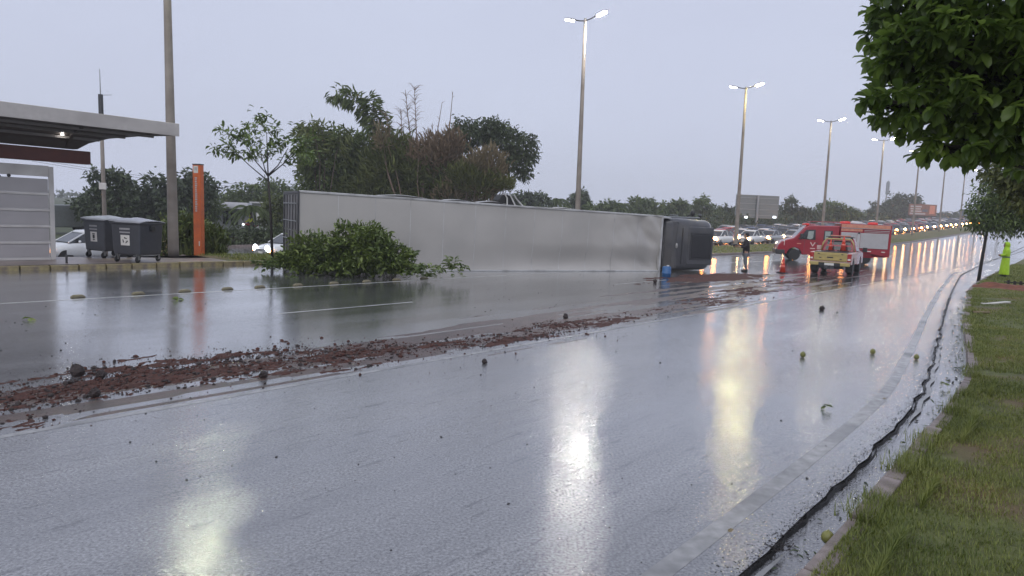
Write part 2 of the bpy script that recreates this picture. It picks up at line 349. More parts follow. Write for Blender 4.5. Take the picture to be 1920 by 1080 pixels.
# leaves: many small folded faces
DIA_V = np.array([(0, 0, 0), (-.5, .45, .10), (0, 1, -.12), (.5, .45, .10)], np.float32); DIA_F = np.array([(0, 3, 2), (0, 2, 1)])
OV_V = np.array([(0, 0, 0), (-.40, .25, .06), (0, .28, -.02), (.40, .25, .06), (-.46, .66, .04), (0, .68, -.06), (.46, .66, .04), (0, 1, -.22)], np.float32)
OV_F = np.array([(0, 2, 1), (0, 3, 2), (1, 2, 5), (1, 5, 4), (2, 3, 6), (2, 6, 5), (4, 5, 7), (5, 6, 7)])
OVR_V = np.array([(0, 0, 0), (-.34, .20, .05), (0, .22, -.02), (.34, .20, .05), (-.50, .55, .06), (0, .56, -.05), (.50, .55, .06), (-.36, .86, -.04), (0, .86, -.13), (.36, .86, -.04), (0, 1, -.24)], np.float32)
OVR_F = np.array([(0, 2, 1), (0, 3, 2), (1, 2, 5), (1, 5, 4), (2, 3, 6), (2, 6, 5), (4, 5, 8), (4, 8, 7), (5, 6, 9), (5, 9, 8), (7, 8, 10), (8, 9, 10)])
BLADE_V = np.array([(-.5, 0, 0), (.5, 0, 0), (.28, .25, .55), (-.28, .25, .55), (0, .75, .95)], np.float32); BLADE_F = np.array([(0, 1, 2), (0, 2, 3), (3, 2, 4)])
def leaves(pos, dirs, length, width, V0=DIA_V, F0=DIA_F, roll=None):
    """pos (n,3), dirs (n,3) unit: V and F of n leaves pointing along dirs"""
    n = len(pos); d = dirs/np.linalg.norm(dirs, axis=1, keepdims=True)
    up = np.tile(np.array([0, 0, 1.0]), (n, 1)); up[np.abs(d[:, 2]) > .95] = (1, 0, 0)
    x = np.cross(d, up); x /= np.linalg.norm(x, axis=1, keepdims=True); z = np.cross(x, d)
    a = rng.normal(0, .6, n) if roll is None else roll
    x2 = x*np.cos(a)[:, None] + z*np.sin(a)[:, None]; z2 = -x*np.sin(a)[:, None] + z*np.cos(a)[:, None]
    L = np.broadcast_to(length, n)[:, None, None]; Wd = np.broadcast_to(width, n)[:, None, None]
    V = pos[:, None, :] + V0[None, :, 0:1]*Wd*x2[:, None, :] + V0[None, :, 1:2]*L*d[:, None, :] + V0[None, :, 2:3]*L*z2[:, None, :]
    F = F0[None] + (np.arange(n)*len(V0))[:, None, None]
    return V.reshape(-1, 3), F.reshape(-1, 3)
def unit(n):
    d = rng.normal(size=(n, 3)); return d/np.linalg.norm(d, axis=1, keepdims=True)
def in_lobes(lobes, n, shell=.45):
    """lobes: (centre, (rx,ry,rz)); points near the outside of each ellipsoid, with clumps"""
    vol = np.array([l[1][0]*l[1][1] + l[1][0]*l[1][2] + l[1][1]*l[1][2] for l in lobes]); idx = rng.choice(len(lobes), n, p=vol/vol.sum())
    C = np.array([tuple(l[0]) for l in lobes])[idx]; S = np.array([tuple(l[1]) for l in lobes])[idx]
    d = unit(n); r = rng.random(n)**shell
    return C + d*S*r[:, None], d
def clumped(lobes, n, per=14, spread=.16, shell=.45):
    k = max(1, n//per); c, d = in_lobes(lobes, k, shell); sz = float(np.mean([min(l[1]) for l in lobes]))
    p = np.repeat(c, per, 0) + rng.normal(0, spread*sz, (k*per, 3)); return p, np.repeat(d, per, 0)
def foliage(name, lobes, n, size, matname, parent=None, aspect=.5, per=14, spread=.16, droop=.35, shell=.45, out=.5):
    p, d = clumped(lobes, n, per, spread, shell); m = len(p)
    dr = d*out + unit(m)*.8; dr[:, 2] -= droop
    L = size*rng.uniform(.6, 1.3, m)
    V, F = leaves(p, dr, L, L*aspect)
    return npmesh(name, V, F, matname, parent)

# ------------------------------------------------------------------ ground, roads, kerbs
def sheet(name, us, vfun, dz, matname, parent=None, smooth=True):
    rows = [vfun(u) for u in us]; k = len(rows[0]); V = []; F = []
    for u, vs in zip(us, rows):
        for v in vs:
            p = DU*u + DV*v; V.append((p.x, p.y, gzu(u, v) + (dz(u, v) if callable(dz) else dz)))
    for i in range(len(us)-1):
        for j in range(k-1): F.append((i*k+j, (i+1)*k+j, (i+1)*k+j+1, i*k+j+1))
    return npmesh(name, V, F, matname, parent, smooth)
def frange(a, b, s): return list(np.arange(a, b, s)) + [b]
U_ALL = frange(-40, 60, 1.0) + frange(64, 140, 4) + frange(150, 400, 10)
U_FAR = frange(-120, -50, 20) + U_ALL + frange(430, 640, 42)
kind(sheet('ground', U_FAR, lambda u: [-260, -160, -80, -30, -8, 5, 14, 20, 24.8, 26, 27.2, 28.4, 29.5, 34, 44, 60, 100, 180, 300, 430], -0.22, 'field_ground'), 'structure')
rj = {}
def edge_j(u):                       # the ragged edge of the asphalt beside the gutter
    return edge_r(u) + .05*noise.noise(Vector((u*1.7, 0, 3))) + .025*noise.noise(Vector((u*6, 1, 3)))
U_ROAD = frange(-40, 0, 2) + frange(.25, 45, .25) + frange(46, 140, 2) + frange(150, 400, 10)
kind(sheet('road', U_ROAD, lambda u: [edge_j(u), edge_j(u)+.3] + [max(edge_j(u)+.4+.1*k, v) for k, v in enumerate((4, 5.5, 6.92))], 0.0, 'asphalt'), 'structure')
kind(sheet('main_lanes', U_ROAD, lambda u: [max(edge_j(u)+.6, 6.92)] + [7.9+(kerb_l(u)-7.9)*t for t in (.1, .3, .5, .75, 1)], 0.0, 'asphalt_lanes'), 'structure')
kind(sheet('gutter', U_ROAD, lambda u: [kerb_r(u)-.05, kerb_r(u)+.12, (kerb_r(u)+edge_j(u))/2, edge_j(u)+.3], lambda u, v: -.030 - .012*(v > kerb_r(u)+.1), 'gutter_concrete'), 'structure')
# dark gap between asphalt and gutter, breaking up here and there
seam_v, seam_f = [], []
for i, u in enumerate(frange(-5, 60, .05)):
    wd = .003 + .008*max(0, noise.noise(Vector((u*.8, 5, 1)))+.30) + .008*noise.noise(Vector((u*7, 2, 1))) + .007*noise.noise(Vector((u*24, 2, 1)))
    c = edge_j(u) - .03
    for k in (-1, 1):
        p = W(u, c + k*max(.004, wd), .004 if k > 0 else -.022); seam_v.append(p)
    if i: n0 = 2*i; seam_f.append((n0-2, n0, n0+1, n0-1))
kind(npmesh('gutter_seam', seam_v, seam_f, 'seam_black'), 'structure')
# pale strip painting the reflection in water on the gutter side of the gap
strip_v, strip_f = [], []
for i, u in enumerate(frange(2, 46, .2)):
    c = edge_j(u) - .075 + .02*noise.noise(Vector((u*3, 4, 4))); wd = max(.001, (.026+.012*noise.noise(Vector((u*5, 1, 4))))*max(ss(u, 8.3, 9.2)*(1-ss(u, 13.5, 17)), .7*(1-ss(u, 4.0, 4.5))))
    for k in (-1, 1): strip_v.append(W(u, c + k*wd, -.020))
    if i: n0 = 2*i; strip_f.append((n0-2, n0, n0+1, n0-1))
kind(npmesh('gutter_shine_strip', strip_v, strip_f, 'paint_white'), 'structure')

def line(name, u0, u1, vf, wd, matname='paint_white', step=1.0, dz=.0015):
    return kind(sheet(name, frange(u0, u1, step), lambda u: [vf(u)-wd/2, vf(u)+wd/2], dz, matname), 'structure')
line('bay_line', -20, 58, lambda u: 15.55, .09, 'paint_worn')
line('shoulder_line', -20, 120, lambda u: 6.95, .09)
line('edge_line', -10, 46, lambda u: edge_r(u)+.36, .14)
for u in list(range(-14, 0, 12)) + [6.6, 18.6, 30.6, 42.6, 54.6, 66.6]: line('lane_dash', u, u+3.4, lambda u: 11.85, .07, 'paint_worn')
line('median_line', 34, 260, lambda u: kerb_l(u)-.55, .12, 'paint_worn', step=4)

# right verge, left island, far carriageway
def verge_z(u, v): return .10 + .05*ss(kerb_r(u)-v, 0, 1.2) + .03*noise.noise(Vector((u*.5, v*.5, 0)))
kind(sheet('verge', frange(-40, 60, 1.0) + frange(62, 200, 4), lambda u: [kerb_r(u)-.14-d for d in (0, .15, .4, .8, 1.3, 2, 3, 4.5, 7, 12, 30)], verge_z, 'verge_ground'), 'structure')
kind(sheet('island', U_ALL, lambda u: [kerb_l(u)+.14, kerb_l(u)+.5, 24.0, 24.8, 25.6, 26.4], .12, 'median_grass'), 'structure')
kind(sheet('pavement', frange(-40, 10.6, 1.0), lambda u: [22.26, 23, 24, 24.8, 25.2 - 1.6*ss(u, 6, 10.6)], .128, 'pavement'), 'structure')
kind(sheet('far_road', U_ALL, lambda u: [26.5, 28, 29.5, 32, 36, 40, 42.8], .0, 'asphalt'), 'structure')

def kerb_box(length, wd, h):
    m = MB(); m.box(0.012, length-.012, -wd/2, wd/2, -.06, h); return m
def kerb_run(rootname, us, vf, side, proto, jitter, z0=0.0):
    root = kind(bpy.data.objects.new(rootname, None), 'structure'); COL.objects.link(root)
    for i, (a, b) in enumerate(zip(us, us[1:])):
        p, q = W(a, vf(a)+side*.07, z0), W(b, vf(b)+side*.07, z0)
        o = proto if i == 0 else proto.copy()
        if i: COL.objects.link(o)
        o.parent = root; d = q-p
        o.location = p + Vector((0, 0, random.uniform(-jitter, jitter)))
        o.rotation_euler = (random.gauss(0, jitter*.9), -math.atan2(d.z, d.length)+random.gauss(0, jitter*.3), math.atan2(d.y, d.x)+random.gauss(0, jitter*.25))
    return root
o = kerb_box(1.0, .14, .13).build('kerb_stone', 'kerb_concrete', bevel=.014)
kerb_run('kerb', frange(-6, 60, 1.0), kerb_r, -1, o, .022, -.015)
o = kerb_box(.69, .17, .125).build('kerb_stone', 'kerb_yellow', bevel=.014)
kerb_run('kerb', frange(-12.2, 16, .705), kerb_l, 1, o, .014)
o = kerb_box(2.0, .14, .13).build('kerb_stone', 'kerb_concrete', bevel=.012)
kerb_run('kerb', frange(16, 200, 2.0), kerb_l, 1, o, .006)
o = kerb_box(2.0, .14, .13).build('kerb_stone', 'kerb_concrete', bevel=.012)
kerb_run('kerb', frange(-20, 160, 2.0), lambda u: 26.4, -1, o, .006)
o = kerb_box(2.0, .14, .16).build('kerb_stone', 'kerb_concrete', bevel=.012)
kerb_run('kerb', frange(-10, 60, 2.0), lambda u: 42.8, 1, o, .006)

# ------------------------------------------------------------------ grass
def grass(name, n, us, vfun, h, wd, zf):
    u = rng.uniform(us[0], us[1], n*2)
    keep = []; pos = []
    for uu in u:
        v = vfun(uu)
        if v is None: continue
        dens = noise.noise(Vector((uu*.9, v*1.1, 7))) + .6*noise.noise(Vector((uu*3.1, v*3.3, 2)))
        if random.random() > .70 + 1.1*dens: continue
        p = W(uu, v, zf(uu, v)); pos.append(p)
        if len(pos) >= n: break
    pos = np.array([tuple(p) for p in pos]); m = len(pos)
    a = rng.uniform(0, math.tau, m); d = np.stack([np.cos(a), np.sin(a), np.zeros(m)], 1)
    L = h*rng.uniform(.4, 1.35, m); V0, F0 = BLADE_V, BLADE_F
    x = np.stack([-d[:, 1], d[:, 0], np.zeros(m)], 1); lean = rng.uniform(.25, 1.2, m)
    ww = wd*rng.uniform(.6, 1.4, m)
    V = pos[:, None, :] + V0[None, :, 0:1]*ww[:, None, None]*x[:, None, :] + V0[None, :, 1:2]*(L*lean)[:, None, None]*d[:, None, :] + V0[None, :, 2:3]*L[:, None, None]*np.array([0, 0, 1.0])
    F = F0[None] + (np.arange(m)*5)[:, None, None]
    return kind(npmesh(name, V.reshape(-1, 3), F.reshape(-1, 3), 'grass_blade'), 'stuff')
def vr(lo, hi):
    def f(u):
        t = random.random()**1.3; return kerb_r(u) - .12 - (lo + (hi-lo)*t)
    return f
grass('grass', 42000, (3.2, 9), vr(-.05, 1.5), .034, .0058, verge_z)
grass('grass', 42000, (9, 18), vr(-.03, 2.4), .038, .009, verge_z)
grass('grass', 22000, (18, 31), vr(0, 4.0), .045, .014, verge_z)
grass('grass', 16000, (33.5, 60), vr(0, 6.0), .10, .03, verge_z)
# longer tufts hanging over the kerb
def tuft_v(u): return kerb_r(u) - .10 + random.gauss(0, .07)*(1 if noise.noise(Vector((u*.8, 3, 3))) > -.05 else 0) - (0 if noise.noise(Vector((u*.8, 3, 3))) > -.05 else .25)
grass('grass', 7000, (4, 12), tuft_v, .11, .006, lambda u, v: .10)
grass('grass', 4000, (12, 30), tuft_v, .08, .010, lambda u, v: .10)
grass('grass', 12000, (11, 26), lambda u: random.uniform(kerb_l(u)+.18, 26.2), .09, .02, lambda u, v: .12)
grass('grass', 9000, (36, 110), lambda u: random.uniform(kerb_l(u)+.15, 26.2), .08, .06, lambda u, v: .12)

# ------------------------------------------------------------------ soil spilt along the road
def band(u):                          # centre and half width of the spill
    c = lerp_tab([(-6, 8.6), (1.6, 8.2), (3.8, 8.45), (6, 8.0), (7.6, 7.6), (9.9, 7.55), (12.9, 7.7), (17, 8.0), (20.4, 8.3), (26, 8.9), (34, 9.6)], u)
    h = lerp_tab([(-6, .9), (1.6, .75), (3.8, .68), (6, .75), (7, .55), (8, .45), (9.9, .6), (13, .55), (17, .6), (20.4, .9), (26, 1.1), (34, .7)], u)
    return c, h
def soil_h(u, v):
    c, h = band(u); e = 1 - abs(v-c)/h
    if e < -.8: return -1
    n = noise.noise(Vector((u*.55, v*2.6, 1.3)))*.55 + noise.noise(Vector((u*2.2, v*5.5, 5)))*.38 + noise.noise(Vector((u*8, v*12, 2)))*.22
    full = lerp_tab([(-6, .5), (1, .35), (5.2, .42), (6.4, .12), (7.8, .0), (9, .30), (11, .26), (13.5, .12), (17, .06), (21, .10), (26, .0), (34, -.4)], u)
    return (min(e, .5)*.8 + n*1.5 + full - .60)
sv, sf, idx = [], [], {}
us_s = frange(-5, 34, .075); vs_n = 74
for i, u in enumerate(us_s):
    c, h = band(u)
    for j in range(vs_n):
        v = c + h*1.7*(2*j/(vs_n-1)-1); hh = soil_h(u, v)
        z = (.004 + .016*min(hh, .8)*(.6+.4*noise.noise(Vector((u*9, v*9, 4)))) + random.gauss(0, .007) if hh > 0 else -.02)
        if u > 12: z = min(z, .022)
        idx[i, j] = (len(sv), hh); sv.append(W(u, v, z))
for i in range(len(us_s)-1):
    for j in range(vs_n-1):
        q = [idx[i, j], idx[i+1, j], idx[i+1, j+1], idx[i, j+1]]
        if max(a[1] for a in q) > 0: sf.append([a[0] for a in q])
kind(npmesh('soil', sv, sf, 'soil'), 'stuff')
# the mud the cab ploughed up
sv, sf = [], []
gu, gvv = frange(19, 30, .12), frange(8.8, 13.2, .1); hs = {}
for i, u in enumerate(gu):
    for j, v in enumerate(gvv):
        e = 1 - math.hypot((u-25.2)/4.6, (v-11.4)/1.3)
        hh = e*.9 + noise.noise(Vector((u*.9, v*2.2, 8)))*.6 + noise.noise(Vector((u*3, v*6, 8)))*.3 - .15
        hs[i, j] = hh; sv.append(W(u, v, .006+.05*min(hh, 1) if hh > 0 else -.02))
nj = len(gvv)
for i in range(len(gu)-1):
    for j in range(nj-1):
        if max(hs[i, j], hs[i+1, j], hs[i, j+1], hs[i+1, j+1]) > 0: sf.append((i*nj+j, (i+1)*nj+j, (i+1)*nj+j+1, i*nj+j+1))
kind(npmesh('mud', sv, sf, 'soil', smooth=True), 'stuff')
# a thin film of dragged mud, streaky along the lanes
sv, sf = [], []
gu, gvv = frange(-4, 40, .16), frange(6.6, 12.2, .06); nj = len(gvv); mh = {}
for i, u in enumerate(gu):
    c0 = lerp_tab([(-4, 8.3), (6, 7.9), (14, 8.2), (22, 9.4), (40, 9.8)], u); h0 = lerp_tab([(-4, 1.0), (6, .9), (12, 1.2), (20, 2.0), (26, 2.3), (40, 1.6)], u)
    for j, v in enumerate(gvv):
        e = 1 - ((v-c0)/h0)**2; k = lerp_tab([(-4, .1), (8, .22), (14, .16), (26, .10), (40, -.25)], u)
        hh = .45*min(e, .6) + .75*noise.noise(Vector((u*.16, v*3.4, 11))) + .4*noise.noise(Vector((u*.7, v*7.5, 4))) + k - .38
        mh[i, j] = hh; sv.append(W(u, v, .0028 if hh > 0 else -.006))
for i in range(len(gu)-1):
    for j in range(nj-1):
        if max(mh[i, j], mh[i+1, j], mh[i, j+1], mh[i+1, j+1]) > 0: sf.append((i*nj+j, (i+1)*nj+j, (i+1)*nj+j+1, i*nj+j+1))
kind(npmesh('mud_film', sv, sf, 'mud_film', smooth=True), 'stuff')
# clods and grains
bm = bmesh.new(); bmesh.ops.create_icosphere(bm, subdivisions=1, radius=1.0); ICO_V = np.array([v.co[:] for v in bm.verts]); ICO_F = np.array([[v.index for v in f.verts] for f in bm.faces]); bm.free()
def scatter(name, pts, sizes, matname, squash=.75):
    n = len(pts); k = len(ICO_V); pts = np.array([tuple(p) for p in pts]); sizes = np.asarray(sizes)
    jit = rng.uniform(.65, 1.3, (n, k, 1)); ax = rng.uniform(.7, 1.3, (n, 1, 3)); ax[:, :, 2] *= squash
    V = pts[:, None, :] + ICO_V[None]*jit*ax*sizes[:, None, None]
    F = ICO_F[None] + (np.arange(n)*k)[:, None, None]
    return kind(npmesh(name, V.reshape(-1, 3), F.reshape(-1, 3), matname), 'stuff')
pts, szs = [], []
while len(pts) < 24000:
    u = random.uniform(-4, 11) if random.random() < .86 else random.uniform(11, 32); c, h = band(u)
    v = c + random.gauss(0, h*(.5 if random.random() < .6 else .95)); hh = soil_h(u, v)
    if hh < -.30 and random.random() > .22: continue
    s = min(.030, .0040*math.exp(random.expovariate(2.1)))
    if u > 6.5: s *= .8
    pts.append(W(u, v, max(0, min(hh, .6)*.018) + s*.3)); szs.append(s)
scatter('soil_clods', pts[:12000], szs[:12000], 'soil'); scatter('soil_clods', pts[12000:], szs[12000:], 'soil_dark')
pts, szs = [], []
for _ in range(900):                  # specks all over the carriageway
    u = 2 + 30*random.random()**1.5; v = random.uniform(edge_r(u), 15); s = .004 + .010*random.random()**3
    pts.append(W(u, v, s*.3)); szs.append(s)
for _ in range(9000):                 # grit washed along the gutter gap
    u = 3 + 24*random.random()**1.6; v = edge_r(u) - .03 + random.gauss(0, .02) + random.choice((1, 1, 1, -1))*random.expovariate(1/.055); s = .0015+.0045*random.random()**2
    pts.append(W(u, v, s*.3 if v > edge_r(u) else -.028)); szs.append(s)
for _ in range(350):
    u = 4 + 26*random.random()**1.3; v = random.uniform(kerb_r(u)+.02, edge_r(u)); s = .005+.016*random.random()**2.5
    if noise.noise(Vector((u*1.5, v*4, 1))) < .05: continue
    pts.append(W(u, v, -.03)); szs.append(s)
scatter('grit', pts, szs, 'grit', .6)
lp = []
for _ in range(260):                  # leaf litter washed into the gutter
    u = 4 + 24*random.random(); v = kerb_r(u) + .03 + abs(random.gauss(0, .12)); lp.append(tuple(W(u, v, -.026)))
V, F = leaves(np.array(lp), unit(len(lp))*np.array([1, 1, .15]), .05*rng.uniform(.5, 1.5, len(lp)), .022, OV_V, OV_F); V[:, 2] = np.maximum(V[:, 2], -.036); kind(npmesh('leaf_litter', V, F, 'leaf_dark'), 'stuff')
# red soil dug up across the verge
sv, sf = [], []
gu, gvv = frange(30.4, 33.6, .12), frange(-9, 3.75, .15); nj = len(gvv)
for i, u in enumerate(gu):
    for j, v in enumerate(gvv):
        e = 1 - abs(u-32.0+.5*noise.noise(Vector((v*.6, 1, 1))))/.75 - .9*ss(v, 3.2, 3.9)
        hh = e - .25 + .8*noise.noise(Vector((u*1.8, v*1.1, 3))) + .25*noise.noise(Vector((u*5, v*4, 3)))
        hs[i, j] = hh; sv.append(W(u, v, .13 + (.25*min(max(hh, -.5), .8))*(1 if v > 1.2 else .7) + random.gauss(0, .015)))
for i in range(len(gu)-1):
    for j in range(nj-1): sf.append((i*nj+j, (i+1)*nj+j, (i+1)*nj+j+1, i*nj+j+1))
kind(npmesh('red_soil', sv, sf, 'red_soil'), 'stuff')

# ------------------------------------------------------------------ small things lying about
def stud(u):
    m = MB(); m.loft([[Vector((sx*.13*k, sy*.055*k, z)) for sx, sy in ((-1, -1), (1, -1), (1, 1), (-1, 1))] for k, z in ((1, 0), (.97, .02), (.7, .055), (.5, .06))])
    return m
proto = stud(0).build('road_stud', 'stud_drab', bevel=.008)
NEAR = 'beside the white bay line'
for i, u in enumerate([2.2, 4.35, 5.5, 6.5, 7.5, 8.35, 9.4, 10.5, 11.6, 12.7, 13.8]):
    o = proto if i == 0 else proto.copy()
    if i: COL.objects.link(o)
    o.location = W(u, 15.82 + random.uniform(-.03, .03)); o.rotation_euler = (0, 0, math.pi/2-TH + math.pi/2*0 + random.uniform(-.15, .15))
    tag(o, 'low yellowish road stud in the row along the white bay line', 'road stud', 'road studs along the bay line')
for px, py, r, lab in [(1505, 666, .045, 'round green fruit on the wet road, leftmost of three beyond the leaf'), (1636, 660, .045, 'round green fruit on the wet road between two others'),
                       (1718, 670, .042, 'round green fruit on the wet road close to the edge line'), (1551, 1015, .043, 'yellow-green fruit lying in the gutter by the kerb')]:
    p = G(px, py+4); m = MB(); m.lathe([(0.001, 0), (r*.55, r*.1), (r*.93, r*.55), (r, r), (r*.9, r*1.5), (r*.5, r*1.95), (.006, r*2.1), (.004, r*2.3)], n=14)
    o = m.build('fruit', 'fruit', smooth=True); o.location = p; tag(o, lab, 'fruit')
def sprig(px, py, n, L, matname, name, lab, cat, lift=.02):
    p = G(px, py); m = n; base = np.array([[p.x, p.y, p.z+.012]]) + rng.normal(0, L*.25, (m, 3))*np.array([1, 1, .12])
    base[:, 2] = p.z + .012 + np.abs(rng.normal(0, lift, m)); d = unit(m); d[:, 2] = np.abs(d[:, 2])*.12
    V, F = leaves(base, d, L*rng.uniform(.7, 1.2, m), L*.42, OV_V, OV_F)
    V[:, 2] = np.maximum(V[:, 2], p.z+.004)
    return tag(npmesh(name, V, F, matname), lab, cat)
sprig(335, 563, 9, .13, 'leaf_fallen', 'leaf_sprig', 'small sprig of green leaves on the road before the bay line', 'leaf')
sprig(57, 600, 4, .13, 'leaf_fallen', 'fallen_leaf', 'pair of green leaves on the wet road at the far left', 'leaf')
sprig(1541, 768, 4, .085, 'leaf_fallen', 'fallen_leaf', 'green leaf on the wet road near the lamp reflection', 'leaf')
sprig(1655, 751, 1, .085, 'leaf_straw', 'fallen_leaf', 'pale single leaf lying flat on the road near the edge line', 'leaf')
sprig(1368, 1008, 1, .06, 'leaf_straw', 'fallen_leaf', 'pale leaf on the road beside the gutter gap, nearest the camera', 'leaf')
sprig(1772, 722, 9, .07, 'leaf_fallen', 'leaf_litter', 'soggy clump of leaves washed into the gutter by the kerb', 'leaf')
sprig(1788, 800, 5, .05, 'leaf_dark', 'leaf_litter', 'dark rotten leaves in the gutter beside the grass bank', 'leaf')
sprig(1808, 705, 8, .06, 'leaf_young', 'weed', 'tiny green weed growing at the foot of the kerb', 'plant', .06)
sprig(1565, 590, 3, .10, 'leaf_dark', 'fallen_leaf', 'dark leaf scrap on the road in front of the soil smear', 'leaf')
def twigs(px, py, n, L, lab):
    p = G(px, py); m = MB()
    for _ in range(n):
        a = random.uniform(0, math.tau); q = Vector((random.gauss(0, L*.22), random.gauss(0, L*.22), .008+random.random()*.015)); d = Vector((math.cos(a), math.sin(a), random.uniform(-.02, .25)))*L*random.uniform(.3, .7)
        m.tube([q, q+d*.5+Vector((0, 0, .006)), q+d], [.004, .003, .0015], 5)
    o = m.build('twig', 'bark_dark'); o.location = p; return tag(o, lab, 'twig')
twigs(1462, 1035, 16, .13, 'tangle of brown twigs caught on the gutter gap at the bottom')
twigs(1800, 740, 7, .16, 'dark wet twigs lying across the gutter below the kerb end')
twigs(565, 693, 4, .30, 'thin dark stick on the road in front of the spilt soil')
for px, py, s, lab in [(144, 705, .085, 'tall dark lump of soil standing at the far edge of the spill'), (188, 710, .06, 'squat greenish lump of soil at the far edge of the spill'),
                       (178, 745, .06, 'reddish lump of soil in the middle of the spill'), (494, 708, .05, 'dark clod at the near edge of the spill'), (908, 682, .04, 'lone dark clod on the wet road near the shoulder line'),
                       (1060, 597, .06, 'dark clod beside the pink soil patch'), (1541, 582, .07, 'flat dark clod on the road right of the lane smears'), (1228, 530, .07, 'small brown clod in front of the cab')]:
    p = G(px, py); m = MB(); m.ball((0, 0, s*.75), s, 9, 6, sq=(1, .9, .95), jit=.22); o = m.build('soil_clod', 'soil_dark'); o.location = p
    tag(o, lab, 'clod')
p = G(1866, 571, .12); m = MB()
m.loft([[Vector((x, y*wd, z + .05*math.sin(x*5))) for y, z in ((-1, .02), (0, .075), (1, .02), (0, .06))] for x, wd in ((-.38, .02), (-.25, .05), (0, .06), (.25, .05), (.38, .02))])
o = m.build('plastic_strip', 'print_white', smooth=True); o.location = p; o.rotation_euler = (0, 0, -.25); tag(o, 'long white plastic strip lying on the grass below the red soil', 'plastic strip')
p = G(1838, 588, .12); m = MB()
m.loft([[Vector((x, y*wd, z)) for y, z in ((-1, .01), (0, .07), (1, .02), (0, .05))] for x, wd in ((-.2, .02), (-.1, .07), (.05, .05), (.25, .015))])
o = m.build('paper_scrap', 'leaf_straw', smooth=True); o.location = p; tag(o, 'crumpled pale paper scrap on the grass by the kerb', 'litter')

# ------------------------------------------------------------------ lamp posts
LAMP_H = 13.9
def lamp_post(i, u, lab, lens=('lens_dim', 'lens_bright')):
    b = W(u, 24.5, .10); lean = Vector((-.014, 0, 0)); root = thing('street_lamp', lab, 'street lamp', b, 0, 'street lamps in the median')
    H = LAMP_H - .1; m = MB(); pts = [Vector((0, 0, z))+lean*z for z in (0, .3, 3, 7, 10, H)]
    m.tube(pts, [.185, .180, .160, .135, .115, .095], 14); m.build('pole', 'concrete_pole', root, smooth=True)
    top = pts[-1]; nearside = -DV
    m = MB(); m.tube([top+Vector((0, 0, -.3)), top+Vector((0, 0, .12))], [.10, .09], 10); m.build('pole_cap', 'steel_grey', root)
    for s, lm in ((-1, lens[0]), (1, lens[1])):
        dr = nearside*s; m = MB(); a = top + Vector((0, 0, -.02)); e = a + dr*.75 + Vector((0, 0, .16))
        m.tube([a, a+dr*.4+Vector((0, 0, .06)), e], .035, 8); arm = m.build('arm', 'steel_dark', root)
        M = Matrix.Translation(e) @ Matrix.Rotation(math.atan2(dr.y, dr.x), 4, 'Z') @ Matrix.Rotation(R(-14), 4, 'Y')
        m = MB(); m.loft([[M @ Vector((x, y*wd, z*h)) for y, z in ((-1, -.2), (-.8, .7), (0, 1), (.8, .7), (1, -.2))] for x, wd, h in ((-.05, .08, .05), (.15, .15, .09), (.55, .16, .09), (.8, .10, .05))])
        hd = m.build('lamp_head', 'lamp_body', root, smooth=True)
        m = MB(); m.loft([[M @ Vector((x, y*wd, z)) for y, z in ((-1, -.025), (-.7, -.10), (.7, -.10), (1, -.025))] for x, wd in ((.12, .10), (.18, .14), (.68, .14), (.74, .08))])
        m.build('lens', lm, hd)
    return root
LAMPS = ['tall concrete lamp post behind the grey bins', 'tall lamp post with its bright lamp behind the overturned truck', 'tall lamp post behind the standing cameraman',
         'tall lamp post behind the fire van cab', 'dark lamp post rising behind the fire van roof', 'lamp post in front of the hazy pines', 'lamp post in front of the rusty billboard',
         'lamp post just right of the rusty billboard', 'lamp post in front of the dark roadside panel', 'small lamp post beside the leaves of the leaning sapling', 'farthest small lamp post, half hidden by the sapling']
for i in range(11):
    lamp_post(i, 9.7+24*i, LAMPS[i], ('lens_dim' if i < 4 else 'lens_far', ('lens_green', 'lens_bright', 'lens_yellow', 'lens_mid', 'lens_mid', 'lens_far')[min(i, 5)]))

# ------------------------------------------------------------------ bus shelter
def M_uv(u, v, z=0.0):              # matrix: local x along the road, y away from it (to the left), z up
    p = W(u, v, z); return Matrix((((DU.x), DV.x, 0, p.x), (DU.y, DV.y, 0, p.y), (0, 0, 1, p.z), (0, 0, 0, 1)))
root = thing('bus_shelter', 'bus shelter with a wide cantilever roof, red beam and white panelled wall', 'bus shelter'); root.matrix_world = M_uv(6.0, 23.9, .13); root['group'] = 'bus shelter'
# roof: thin front edge towards the road, deep at the beam; local x ends at +3.0
prof = [(-1.62, 4.00), (-1.62, 4.36), (-1.2, 4.40), (1.4, 4.30), (2.6, 4.1), (2.6, 3.75), (1.0, 3.52), (.45, 3.40), (.15, 3.40), (-.05, 3.60), (-.4, 3.78), (-.9, 3.90)]
m = MB(); n = len(prof); x0, x1 = -14.0, 3.0
xe = lambda y: x1 - min(2.35, max(0, (y+1.62)*1.30))
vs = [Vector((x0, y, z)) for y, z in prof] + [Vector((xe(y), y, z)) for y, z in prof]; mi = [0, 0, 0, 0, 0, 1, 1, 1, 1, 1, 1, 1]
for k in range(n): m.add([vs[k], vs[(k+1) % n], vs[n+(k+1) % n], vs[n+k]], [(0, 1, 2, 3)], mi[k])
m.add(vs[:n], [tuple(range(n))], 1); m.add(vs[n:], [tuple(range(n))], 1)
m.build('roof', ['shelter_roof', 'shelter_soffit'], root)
m = MB(); m.box(x0, x1+.02, -1.66, -1.622, 3.98, 4.375); m.build('fascia', 'shelter_roof', root, bevel=.01)
for y, z in ((-1.25, 3.925), (-.75, 3.845), (-.3, 3.71)):
    m = MB(); m.box(x0, xe(y)-.12, y-.035, y+.035, z-.045, z+.03); m.build('soffit_rib', 'rib_grey', root)
